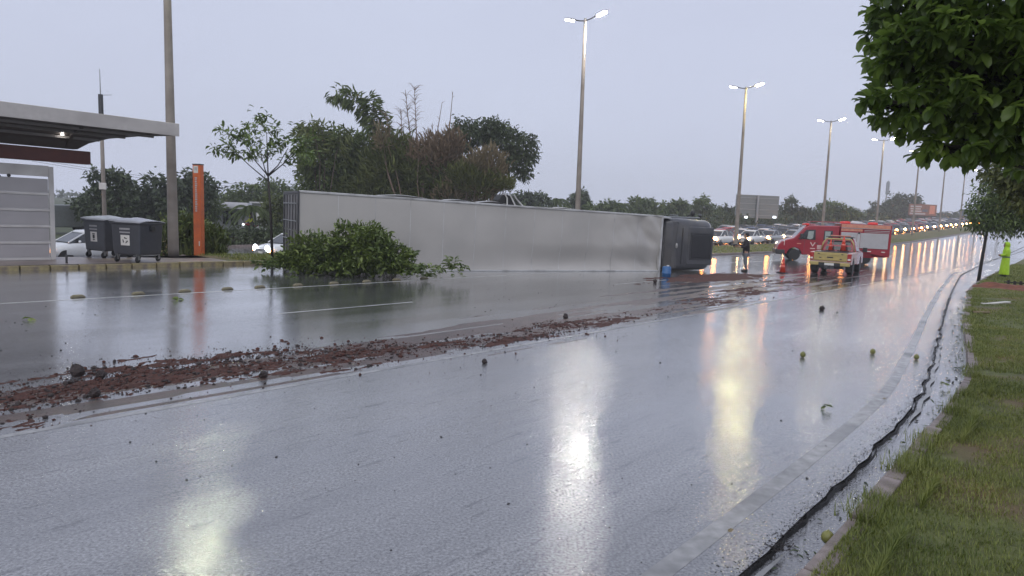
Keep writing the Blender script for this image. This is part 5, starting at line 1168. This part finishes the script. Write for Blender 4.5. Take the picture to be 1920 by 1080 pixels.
# ------------------------------------------------------------------ vegetation
def lob(lst, Y):
    out = []
    for px, py, rx, ry, d in lst: out.append((P(px, py, Y), (rx*Y/FPX, d, ry*Y/FPX)))
    return out
def trunk_to(root, base, tops, r0, matname='bark', bend=.3):
    m = MB(); fork = base + (sum(tops, Vector())/len(tops) - base)*.45
    mid = base.lerp(fork, .5) + Vector((random.uniform(-bend, bend), random.uniform(-bend, bend), 0)); m.tube([base - Vector((0, 0, .2)), mid, fork], [r0*1.15, r0*.9, r0*.75], 8)
    m.build('trunk', matname, root, smooth=True)
    m = MB()
    for t in tops:
        q = fork.lerp(t, .5) + Vector((random.uniform(-bend, bend), random.uniform(-bend, bend), random.uniform(0, bend))); m.tube([fork, q, t], [r0*.55, r0*.35, r0*.12], 6)
    m.build('branches', matname, root, smooth=True)
def tree(name, lab, lobes_px, Y, n, size, matname, r0=.2, group=None, cat='tree', base_px=None, per=14, spread=.16, aspect=.5, droop=.35, limbs=4, shell=.45):
    L = lob(lobes_px, Y); cx = base_px if base_px else sum(l[0] for l in lobes_px)/len(lobes_px); b = GY(cx, Y); root = thing(name, lab, cat, b, 0, group)
    L2 = [(c - b, r) for c, r in L]; foliage('crown', L2, n, size, matname, root, aspect, per, spread, droop, shell)
    tops = [c for c, r in random.sample(L2, min(limbs, len(L2)))]; trunk_to(root, Vector((0, 0, 0)), [t + Vector((0, 0, .2)) for t in tops], r0)
    return root

# young tree in front of the truck: bare stem, spread open branches
b = GY(511, 23.3, .10); root = thing('young_tree', 'slim young tree with an open spreading crown beside the truck doors', 'tree', b)
fork = P(503, 333, 23.3) - b; m = MB(); m.tube([(0, 0, -.1), (fork.x*.5+.02, 0, fork.z*.5), fork], [.055, .045, .035], 8); m.build('trunk', 'bark_dark', root, smooth=True)
m = MB(); lp, ld = [], []; PR = []
for ex, ey in ((440, 285), (455, 262), (500, 250), (540, 278), (560, 272), (490, 292)):
    e = P(ex, ey, 23.3+random.uniform(-.5, .5)) - b; q = fork.lerp(e, .5)+Vector((0, 0, -.08)); m.tube([fork+Vector((0, 0, random.uniform(-.15, .1))), q, e], [.026, .018, .010], 6); PR += [q, q.lerp(e, .5), e]
ends = [(410, 240), (405, 282), (428, 268), (445, 250), (470, 262), (462, 235), (495, 222), (488, 262), (518, 240), (520, 268), (538, 262), (560, 262), (585, 258), (590, 290), (566, 285), (548, 292), (470, 290), (440, 292), (512, 285), (484, 215), (575, 300)]
for ex, ey in ends:
    e = P(ex, ey, 23.3 + random.uniform(-1.0, 1.0)) - b; q = PR[min(range(len(PR)), key=lambda k: (PR[k]-e).length)]; m.tube([q, q.lerp(e, .5)+Vector((0, 0, -.04)), e], [.012, .008, .004], 5)
    for k in range(46):
        t = random.random()**.6; p = q.lerp(e, t*1.08) + Vector((random.gauss(0, .10), random.gauss(0, .14), random.gauss(0, .09)))
        lp.append(tuple(p)); d = (e-q).normalized()*.5 + Vector((random.gauss(0, .7), random.gauss(0, .7), random.gauss(-.2, .6))); ld.append(tuple(d))
m.build('branches', 'bark_dark', root)
lp, ld = np.array(lp), np.array(ld); L = .21*rng.uniform(.6, 1.3, len(lp)); V, F = leaves(lp, ld, L, L*.36, OV_V, OV_F); npmesh('crown', V, F, 'leaf_young', root)

# fallen branches heaped against the truck
Yb = 20.7; b = G(690, 509); root = thing('fallen_branches', 'heap of leafy green branches lying in front of the overturned truck', 'fallen branches', b)
mound = lob([(685, 466, 52, 40, .8), (655, 452, 34, 32, .6), (722, 474, 38, 28, .7), (695, 440, 26, 22, .5), (605, 474, 36, 34, .7), (572, 462, 24, 26, .5), (560, 490, 50, 16, .6), (640, 494, 80, 15, .9), (735, 496, 44, 11, .7), (762, 486, 16, 18, .4)], Yb)
thin = lob([(800, 500, 50, 6, .6), (850, 500, 30, 8, .4), (848, 492, 8, 12, .2), (520, 494, 38, 10, .5), (500, 497, 20, 6, .4), (760, 508, 70, 5, .3), (680, 505, 70, 8, .3)], 20.5)
L2 = [(c-b, r) for c, r in mound]
L3 = [(c-b, r) for c, r in thin]; p, d = clumped(L2, 8200, 9, .17, .4); p2, d2 = clumped(L3, 750, 5, .30, .5); p = np.concatenate([p, p2]); d = np.concatenate([d, d2]); keep = p[:, 2] > .01 - b.z; p, d = p[keep], d[keep]; dr = d*.6 + unit(len(p))*.8 + np.array([0, 0, .15]); dr[p[:, 2]+b.z < .25, 2] *= .3; dr[-700:, 2] *= .25; L = .19*rng.uniform(.55, 1.3, len(p)); V, F = leaves(p, dr, L, L*.36, OV_V, OV_F)
V[:, 2] = np.maximum(V[:, 2], .006 - b.z); npmesh('leaves', V, F, 'leaf_fallen', root)
m = MB()
for k in range(26):
    c, r = random.choice(L2[:10]); a = Vector((random.uniform(-2.5, 1.5), random.uniform(-.3, .6), .05)); e = c + Vector((random.gauss(0, r[0]*.6), random.gauss(0, r[1]*.6), min(r[2]*.8, abs(random.gauss(0, r[2]*.5))))); m.tube([a, a.lerp(e, .5)+Vector((0, 0, .1)), e], [.035, .02, .006], 5)
m.build('branch', 'bark', root)
p = np.array([tuple(G(random.uniform(520, 880), random.uniform(503, 522), .01)) for _ in range(140)]); V, F = leaves(p, unit(140)*np.array([1, 1, .15]), .16, .06, OV_V, OV_F); V[:, 2] = np.maximum(V[:, 2], .005); kind(npmesh('scattered_leaves', V, F, 'leaf_fallen'), 'stuff')

# shrub and tall grass round the totem
Ys = 26.5; b = GY(362, Ys, .1); root = thing('shrub', 'bushy green shrub with tall grass blades around the orange totem', 'shrub', b)
L2 = [(c-b, r) for c, r in lob([(332, 438, 32, 36, .9), (350, 425, 34, 24, .8), (395, 450, 26, 36, .8), (365, 455, 45, 30, 1.0), (320, 460, 18, 24, .6), (405, 465, 16, 20, .5)], Ys)]
foliage('leaves', L2, 3200, .20, 'leaf_fallen', root, .3, 10, .25, -.1)
p, d = in_lobes(L2, 1500, .8); p[:, 2] = np.maximum(p[:, 2]-.5, 0); dr = unit(1500)*.35 + np.array([0, 0, 1.0]); V, F = leaves(p, dr, .75, .035); npmesh('blades', V, F, 'leaf_bamboo', root)
p, d = in_lobes([(c-b, r) for c, r in lob([(318, 462, 16, 22, .5)], Ys-.4)], 160, .6); V, F = leaves(p, unit(160), .12, .10); npmesh('flowers', V, F, 'leaf_flower', root)
m = MB()
for k in range(14): a = Vector((random.uniform(-.9, .9), random.uniform(-.4, .4), 0)); m.tube([a, a*1.2+Vector((0, 0, .7))], [.02, .01], 5)
m.build('stems', 'bark', root)
m = MB(); p = GY(343, 25.2, .1); m.ball((0, 0, .05), .13, 8, 6, sq=(1.3, .8, .6), jit=.12); o = m.build('stone', 'kerb_concrete'); o.location = p; tag(o, 'pale stone on the grass in front of the shrub', 'stone')

# hedge before the house
b = GY(435, 47); root = thing('hedge', 'long low dark green hedge in front of the pale house', 'hedge', b)
L2 = [(c-b, r) for c, r in lob([(x, 450+random.uniform(-3, 3), 26, 20, 1.3) for x in range(395, 545, 18)], 47)]
foliage('leaves', L2, 6500, .30, 'leaf_dark', root, .4, 12, .25, .2); m = MB(); m.box(-2.6, 3.6, -.3, .3, 0, .5); m.build('stems', 'bark', root)

# the big clump behind the truck
CG = 'plants in the thicket behind the truck'
tree('broadleaf_tree', 'dark green leafy tree at the left of the thicket behind the truck', [(600, 290, 30, 45, 2), (640, 285, 50, 42, 2.5), (625, 325, 60, 45, 2.5), (590, 330, 28, 40, 2), (660, 335, 40, 40, 2), (610, 255, 28, 18, 1.2), (678, 270, 22, 22, 1.2), (575, 250, 18, 10, .7), (577, 300, 14, 20, .7)], 52, 7600, .42, 'leaf_mid', .25, CG, aspect=.42, per=10, spread=.22)
def bamboo(lab, culms, Y, matname, leaf, group, n_leaf, r=.05, hang=.5):
    b = GY(culms[0][0][0], Y); root = thing('bamboo', lab, 'bamboo', b, 0, group); lp, ld = [], []
    for pts in culms:
        m = MB(); q = [P(px, py, Y + random.uniform(-.6, .6)) - b for px, py in pts]; q[0].z = 0
        m.tube(q, list(np.linspace(r, r*.25, len(q))), 6); m.build('culm', 'bark', root, smooth=True)
        seg = q[1:] if len(q) > 2 else q
        for _ in range(n_leaf):
            t = random.random()*(len(q)-1); i = int(t); f = t-i
            if i == 0 and random.random() < .9: continue
            c = q[i].lerp(q[i+1], f); along = (q[i+1]-q[i]).normalized(); sd = random.choice((-1, 1))
            perp = Vector((-along.z, random.uniform(-.5, .5), along.x))*sd
            p = c + perp*random.uniform(0, .5) + Vector((random.gauss(0, .1), random.gauss(0, .3), random.gauss(0, .1))); lp.append(tuple(p)); ld.append(tuple(perp*.6 + along*.3 + Vector((0, 0, -hang)) + Vector((random.gauss(0, .2), random.gauss(0, .2), random.gauss(0, .2)))))
    lp, ld = np.array(lp), np.array(ld); L = leaf*rng.uniform(.6, 1.2, len(lp)); V, F = leaves(lp, ld, L, L*.20); npmesh('leaves', V, F, matname, root); return root
bamboo('tall bamboo whose feathery tip arches left above the thicket', [[(735, 395), (722, 300), (705, 240), (680, 200), (655, 178), (630, 176), (624, 186)], [(735, 395), (728, 320), (712, 265), (690, 215), (660, 185), (645, 180)], [(738, 395), (730, 300), (716, 235), (700, 205), (690, 182)], [(740, 395), (735, 330), (722, 270), (712, 240)]], 54, 'leaf_mid', .75, CG, 330, .06)
bamboo('drooping bamboo sprays at the left edge of the thicket', [[(600, 390), (600, 300), (590, 255), (575, 243), (562, 258)], [(602, 390), (590, 310), (575, 285), (560, 296)], [(605, 390), (610, 280), (604, 245), (585, 236), (574, 246)], [(605, 390), (630, 290), (640, 255), (655, 248)]], 50, 'leaf_bamboo', .6, CG, 260, .05)
def shrubmass(name, lab, lobes_px, Y, n, matname, L_, aspect=.12, cat='shrub', up=.8):
    lb = lob(lobes_px, Y); b = GY(lobes_px[0][0], Y); root = thing(name, lab, cat, b, 0, CG); L2 = [(c-b, r) for c, r in lb]
    p, d = clumped(L2, n, 8, .22, .55); dr = d*.5 + unit(len(p))*.5 + np.array([0, 0, up]); l = L_*rng.uniform(.5, 1.3, len(p)); V, F = leaves(p, dr, l, l*aspect); npmesh('foliage', V, F, matname, root)
    m = MB()
    for k in range(14):
        c, r = random.choice(L2); e = c + Vector((random.gauss(0, r[0]*.5), random.gauss(0, r[1]*.5), r[2]*random.uniform(.2, .9))); a = Vector((c.x*.7, c.y*.5, 0)); m.tube([a, a.lerp(e, .6)+Vector((random.gauss(0, .2), 0, .2)), e], [.05, .03, .01], 5)
    m.build('stems', 'dead_twig' if 'rust' in matname or 'straw' in matname else 'bark', root); return root
shrubmass('bamboo_thicket', 'dense green bamboo thicket in the middle of the clump behind the truck', [(735, 320, 45, 60, 2.5), (700, 345, 40, 45, 2), (770, 330, 40, 50, 2.5), (815, 340, 45, 45, 2.5), (850, 345, 50, 40, 2.5), (740, 285, 25, 30, 1.2), (690, 370, 90, 30, 2), (830, 375, 90, 25, 2)], 51, 11000, 'leaf_bamboo', .75, .13, 'bamboo', .55)
shrubmass('rusty_bush', 'rust-brown dry bush in the thicket', [(815, 280, 32, 30, 1.4), (790, 290, 22, 22, 1.2), (845, 275, 24, 28, 1.2), (830, 305, 34, 22, 1.2)], 49.5, 3200, 'leaf_rust', .5, .10)
shrubmass('straw_bush', 'straw-coloured dry bush at the right end of the thicket', [(910, 310, 34, 34, 1.4), (930, 330, 26, 34, 1.2), (885, 325, 26, 24, 1.2), (905, 350, 46, 22, 1.5), (845, 358, 30, 20, 1), (715, 265, 12, 24, .6)], 48.8, 3300, 'leaf_straw', .55, .08)
shrubmass('yellow_green_bush', 'yellowish green bush low at the right end of the thicket', [(900, 345, 40, 22, 1.3), (870, 335, 30, 24, 1.2), (945, 348, 20, 14, 1.0)], 48, 2400, 'leaf_olive', .5, .12)
tree('broadleaf_tree', 'broad dark tree at the right end of the thicket behind the truck', [(870, 255, 32, 28, 2), (905, 245, 42, 24, 2.5), (945, 260, 40, 24, 2.5), (975, 275, 32, 26, 2), (990, 300, 20, 26, 1.5), (960, 300, 34, 24, 2), (855, 285, 24, 30, 1.5), (980, 325, 22, 14, 1.2), (858, 228, 8, 12, .5), (1000, 270, 12, 12, .8), (925, 240, 30, 14, 1.2)], 56, 6800, .34, 'leaf_dark', .3, CG, base_px=925, per=9, spread=.2, limbs=8)
def dead(lab, pts, Y, twigs_):
    b = GY(pts[0][0], Y); root = thing('dead_stalk', lab, 'dead plant', b, 0, CG); q = [P(px, py, Y)-b for px, py in pts]; m = MB(); m.tube(q, list(np.linspace(.07, .018, len(q))), 6); m.build('stalk', 'dead_twig', root)
    m = MB()
    for _ in range(twigs_):
        t = random.uniform(.35, 1)*(len(q)-1); i = min(int(t), len(q)-2); c = q[i].lerp(q[i+1], t-i); a = random.uniform(0, math.tau); l = random.uniform(.25, .8); m.tube([c, c+Vector((math.cos(a)*l*.5, math.sin(a)*l*.5, l*.45)), c+Vector((math.cos(a)*l*.9, math.sin(a)*l*.9, l*.5))], [.018, .012, .006], 4)
    if twigs_: m.build('twigs', 'dead_twig', root)
dead('tallest bare stalk with short twigs above the thicket', [(782, 385), (783, 300), (780, 230), (777, 164)], 50, 75)
dead('second bare stalk, left of the tallest above the thicket', [(776, 385), (774, 290), (765, 220), (760, 168)], 51, 55)
dead('short twiggy stalk left of the two bare stalks', [(752, 385), (754, 290), (752, 205)], 50.5, 60)
dead('low twiggy dry stem beside the feathery bamboo', [(742, 385), (740, 290), (722, 212)], 50.2, 55)
dead('thin straight cane leaning right above the dark tree', [(838, 380), (842, 250), (849, 172)], 51, 4)
dead('shorter straight cane left of the leaning one', [(815, 380), (818, 260), (829, 192)], 51.5, 3)

# trees along the far side, left to right
FG = 'trees beyond the far carriageway'
far = [
 ('tree with an airy crown behind the thin aerial pole', [(205, 350, 34, 18, 2), (180, 372, 30, 18, 2), (230, 365, 32, 20, 2), (212, 328, 18, 10, 1.2), (175, 328, 10, 9, 1), (235, 336, 14, 12, 1), (200, 395, 60, 24, 3)], 56, 3600, .42, 'leaf_dark'),
 ('broad dark tree behind the concrete lamp post by the bins', [(275, 370, 36, 26, 3), (315, 352, 34, 24, 3), (350, 350, 34, 26, 3), (300, 395, 60, 28, 3), (370, 345, 22, 18, 2), (340, 380, 45, 34, 3), (390, 352, 16, 16, 2), (268, 400, 40, 25, 2)], 60, 5200, .5, 'leaf_dark'),
 ('lower rounded tree just behind the orange totem', [(395, 385, 24, 20, 2), (375, 400, 30, 26, 2)], 62, 1500, .42, 'leaf_mid'),
 ('wide green tree rising behind the flat-roofed house', [(440, 370, 24, 14, 3), (470, 362, 26, 20, 3), (505, 352, 26, 18, 3), (530, 365, 24, 22, 3), (480, 385, 60, 16, 3), (550, 362, 18, 16, 2)], 84, 3600, .55, 'leaf_mid'),
 ('bright green tree between the house and the truck doors', [(520, 385, 18, 22, 2), (515, 410, 24, 22, 2)], 60, 1500, .42, 'leaf_bamboo'),
 ('round tree just right of the thicket', [(985, 372, 26, 12, 3), (1010, 376, 20, 12, 3), (965, 378, 20, 12, 2)], 105, 1500, .7, 'leaf_dark'),
 ('tree with an upright tuft right of the first bright lamp post', [(1085, 375, 18, 12, 2.5), (1093, 366, 12, 9, 1.5), (1075, 384, 18, 10, 2), (1098, 385, 14, 10, 2)], 118, 1400, .65, 'leaf_dark'),
 ('low olive tree over the truck roof beside the tufted tree', [(1120, 390, 26, 8, 3), (1140, 386, 20, 9, 3), (1155, 392, 20, 8, 3)], 112, 1300, .65, 'leaf_mid'),
 ('broad tree above the middle of the truck roof', [(1205, 388, 28, 12, 3), (1195, 380, 14, 9, 2), (1215, 382, 16, 9, 2), (1232, 395, 16, 9, 2)], 125, 1700, .7, 'leaf_mid'),
 ('round tree over the front end of the trailer', [(1265, 390, 24, 12, 3), (1275, 383, 16, 8, 2), (1250, 396, 18, 10, 2)], 128, 1500, .7, 'leaf_mid'),
 ('domed tree above the overturned cab', [(1315, 385, 18, 12, 3), (1318, 376, 13, 7, 2), (1330, 395, 22, 12, 3), (1300, 398, 20, 10, 2)], 130, 1700, .65, 'leaf_mid'),
 ('small dome of a tree left of the second lamp post', [(1360, 396, 14, 9, 2), (1375, 400, 16, 8, 2), (1345, 402, 14, 8, 2)], 135, 1100, .7, 'leaf_dark'),
 ('airy tree right of the road sign', [(1480, 384, 14, 12, 2), (1470, 398, 16, 12, 2), (1492, 396, 14, 10, 2), (1505, 398, 14, 9, 2), (1482, 374, 7, 6, 1)], 138, 1500, .6, 'leaf_dark'),
 ('low tree behind the third lamp post', [(1520, 402, 16, 9, 2), (1508, 408, 20, 9, 2)], 142, 1000, .7, 'leaf_dark'),
 ('wide rounded tree behind the fire van roof', [(1552, 388, 16, 10, 3), (1570, 392, 20, 10, 3), (1590, 398, 16, 10, 3), (1565, 405, 36, 12, 3)], 150, 2200, .75, 'leaf_mid'),
 ('hazy round tree left of the hazy pines', [(1648, 390, 16, 12, 4), (1660, 396, 16, 12, 4), (1640, 402, 16, 12, 4)], 215, 1500, 1.0, 'leaf_dark'),
 ('tall hazy pine with a pointed top', [(1672, 376, 6, 10, 2), (1673, 390, 10, 12, 3), (1672, 402, 14, 10, 3)], 220, 1300, .9, 'leaf_dark'),
 ('hazy pine with a rounded top beside the lamp post', [(1690, 374, 12, 9, 3), (1695, 386, 14, 12, 3), (1688, 400, 16, 12, 3)], 220, 1500, .9, 'leaf_dark'),
 ('spreading hazy pine left of the rusty billboard', [(1712, 372, 12, 7, 3), (1718, 382, 10, 7, 3), (1706, 390, 14, 9, 3), (1700, 404, 20, 10, 3)], 225, 1500, .9, 'leaf_dark'),
]
for lab, lb, Y, n, sz, mt in far: tree('tree', lab, lb, Y, n, sz, mt, .35 if Y > 90 else .22, FG, per=10, spread=.2)
def palm(lab, px, py, Y, base_py=None, L=2.2, n=13):
    b = GY(px, Y); top = P(px, py, Y)-b; root = thing('palm_tree', lab, 'palm', b, 0, FG); m = MB(); m.tube([(0, 0, 0), top*.5+Vector((.1, 0, 0)), top], [.16, .13, .11], 8); m.build('trunk', 'bark', root, smooth=True)
    for k in range(n):
        a = k*2.4; el = random.uniform(.1, 1.0); pts = [top + Vector((math.cos(a)*L*t*math.cos(el*.6), math.sin(a)*L*t*math.cos(el*.6), L*(t*math.sin(el) - .95*t*t))) for t in np.linspace(0, 1, 7)]
        lp, ld = [], []
        for t in range(6):
            al = (pts[t+1]-pts[t]).normalized()
            for f in np.linspace(0, 1, 5, endpoint=False):
                for s in (-1, 1): sd = al.cross(Vector((0, 0, 1))).normalized()*s; lp.append(tuple(pts[t].lerp(pts[t+1], f))); ld.append(tuple(sd + al*.5 - Vector((0, 0, .55))))
        V, F = leaves(np.array(lp), np.array(ld), .55*L/2.2, .07*L/2.2, roll=np.zeros(len(lp))); npmesh('frond', V, F, 'leaf_mid', root)
palm('small drooping palm in front of the flat-roofed house', 470, 392, 57, L=2.0)
palm('palm with ragged fronds left of the first bright lamp post', 1040, 378, 112, L=3.4)
palm('palm showing above the middle of the truck roof', 1160, 386, 118, L=3.2)
# far woods that read as one mass
def mass(name, items, n, size, matname):
    lb = [(P(px, py, Y), (rx*Y/FPX, 6, ry*Y/FPX)) for px, py, rx, ry, Y in items]; p, d = in_lobes(lb, n, .5); g = np.array([gz(q[0], q[1]) for q in p]); p = p[p[:, 2] > g]; dr = unit(len(p)); l = size*rng.uniform(.6, 1.3, len(p)); V, F = leaves(p, dr, l, l*.6); return kind(npmesh(name, V, F, matname), 'stuff')
mass('woods', [(x, 405+.045*(x-960)*.55+random.uniform(-4, 4), 34, 22, 165) for x in range(960, 1660, 22)], 12000, 1.0, 'leaf_dark')
mass('woods', [(x, 418+.02*(x-960)+random.uniform(-4, 4), 40, 20, 100) for x in range(180, 960, 28)], 9000, .8, 'leaf_dark')
mass('woods', [(x, 408+random.uniform(-4, 4), 26, 10, 260) for x in range(1630, 1900, 18)], 3500, 1.4, 'leaf_dark')
mass('wooded_hill', [(x, 385+random.uniform(-3, 3), 50, 26, 330) for x in range(-40, 420, 24)], 9000, 2.2, 'leaf_dark')
LW = [(W(u, 46.5+random.uniform(-1, 2), 1.2), (3.2, 2.2, random.uniform(1.6, 2.6))) for u in range(40, 200, 4)]
p, d = in_lobes(LW, 16000, .5); p = p[[q[2] > gz(q[0], q[1]) for q in p]]; l = .5*rng.uniform(.6, 1.3, len(p)); V, F = leaves(p, unit(len(p)), l, l*.5); kind(npmesh('undergrowth', V, F, 'leaf_dark'), 'stuff')
mass('undergrowth', [(x, 432+.03*(x-960), 30, 12, 90) for x in range(1080, 1560, 22)], 7000, .6, 'leaf_dark')

# leaning sapling and the tree behind it on the right verge
b = GY(1834, 30.5, .10); root = thing('sapling', 'bushy sapling with a dark leaning stem at the edge of the verge', 'tree', b)
m = MB(); top = P(1851, 430, 30.5)-b; m.tube([(0, 0, -.1), top*.5, top, top+Vector((.4, 0, .9))], [.075, .065, .05, .02], 8); m.build('trunk', 'bark_dark', root, smooth=True)
L2 = [(c-b, r) for c, r in lob([(1868, 365, 40, 34, 1.2), (1850, 395, 30, 34, 1.0), (1895, 385, 40, 42, 1.3), (1865, 420, 38, 20, 1.0), (1912, 418, 40, 20, 1.2), (1940, 380, 40, 46, 1.2), (1832, 418, 12, 14, .5), (1890, 340, 34, 22, 1.0)], 30.5)]
p, d = clumped(L2, 9000, 9, .2, .45); dr = d*.5 + unit(len(p))*.8 - np.array([0, 0, .5]); L = .20*rng.uniform(.6, 1.25, len(p)); V, F = leaves(p, dr, L, L*.34); npmesh('crown', V, F, 'leaf_young', root)
m = MB()
for c, r in L2: m.tube([top*.95, top.lerp(c, .5)+Vector((0, 0, .1)), c+Vector((0, 0, r[2]*.5))], [.035, .022, .008], 5)
m.build('branches', 'bark_dark', root)
# big foreground tree: large ovate leaves in whorls on drooping twigs
Yt = 6.2; b = Vector((7.4, 6.6, gz(7.4, 6.6)+.14)); root = thing('large_tree', 'large dark leafy tree overhanging the verge at the top right', 'tree', b)
LB = [(1705, 20, 58, 40, .7), (1775, 60, 110, 75, 1.0), (1700, 95, 60, 40, .6), (1672, 72, 32, 28, .35), (1850, 120, 110, 110, 1.1), (1735, 150, 70, 55, .7), (1665, 190, 40, 22, .4), (1700, 205, 48, 32, .5), (1790, 215, 70, 60, .8), (1770, 275, 50, 28, .5), (1840, 270, 70, 40, .7), (1900, 235, 80, 70, .9), (1960, 120, 120, 160, 1.1), (2060, 60, 160, 170, 1.4), (2080, 260, 140, 100, 1.2), (1860, -60, 190, 100, 1.4), (2080, -120, 220, 160, 1.6), (1712, -30, 50, 30, .5), (1668, 112, 22, 16, .25)]
L2 = [(c-b, r) for c, r in lob(LB, Yt)]
nc = 1900; c, d = in_lobes(L2, nc, .42); lp, ld, rl = [], [], []
tw = d*np.array([1, 1, .5]) - np.array([0, 0, .35]); tw /= np.linalg.norm(tw, axis=1, keepdims=True)
for i in range(nc):
    t = Vector(tw[i]); a = t.orthogonal().normalized(); e = t.cross(a); k = random.randint(5, 8); ph = random.random()*6
    for q in range(k):
        an = ph + q*math.tau/k; dv = (a*math.cos(an) + e*math.sin(an))*.9 + t*.45 + Vector((0, 0, -.30)); lp.append(tuple(Vector(c[i]) - t*random.uniform(0, .06))); ld.append(tuple(dv))
lp, ld = np.array(lp), np.array(ld); L = .138*rng.uniform(.6, 1.2, len(lp)); V, F = leaves(lp, ld, L, L*.52, OVR_V, OVR_F, roll=rng.normal(0, .3, len(lp))); npmesh('crown', V, F, 'leaf_near', root)
m = MB(); m.tube([(0, 0, -.2), (.05, 0, 1.0), (0, -.1, 2.0), (-.15, -.15, 2.8)], [.26, .21, .19, .16], 12); m.build('trunk', 'bark', root, smooth=True)
m = MB()
for c_, r in L2:
    a = Vector((-.1, -.1, random.uniform(2.0, 2.8))); m.tube([a, a.lerp(c_, .5)+Vector((0, 0, .25)), c_], [.075, .045, .014], 6)
    for _ in range(5):
        e = c_ + Vector((random.uniform(-.5, .5)*r[0], random.uniform(-.5, .5)*r[1], random.uniform(-.5, .5)*r[2])); m.tube([c_.lerp(a, .25), c_.lerp(e, .5), e], [.018, .012, .005], 5)
m.build('branches', 'bark_dark', root)
tree('olive_tree', 'olive green tree behind the lowest leaves of the large dark tree', [(1905, 320, 40, 34, .9), (1945, 300, 50, 60, 1.0), (1925, 360, 30, 30, .8), (1985, 360, 50, 60, 1.0)], 17, 3600, .17, 'leaf_olive', .10, per=10, spread=.2, base_px=2010)

# ------------------------------------------------------------------ thin rainy haze round everything
HAZE = 0.0009
def _haze():
    m = bpy.data.materials.new('haze_air'); m.use_nodes = True; n = m.node_tree.nodes; n.clear(); o = n.new('ShaderNodeOutputMaterial'); v = n.new('ShaderNodeVolumePrincipled')
    v.inputs['Color'].default_value = (.95, .96, .99, 1); v.inputs['Density'].default_value = HAZE; m.node_tree.links.new(v.outputs[0], o.inputs['Volume']); MATS['haze_air'] = m
if HAZE:
    _haze()
    m = MB(); m.box(-410, 630, -275, 770, -2.6, 48); o = m.build('haze', 'haze_air'); kind(o, 'stuff')
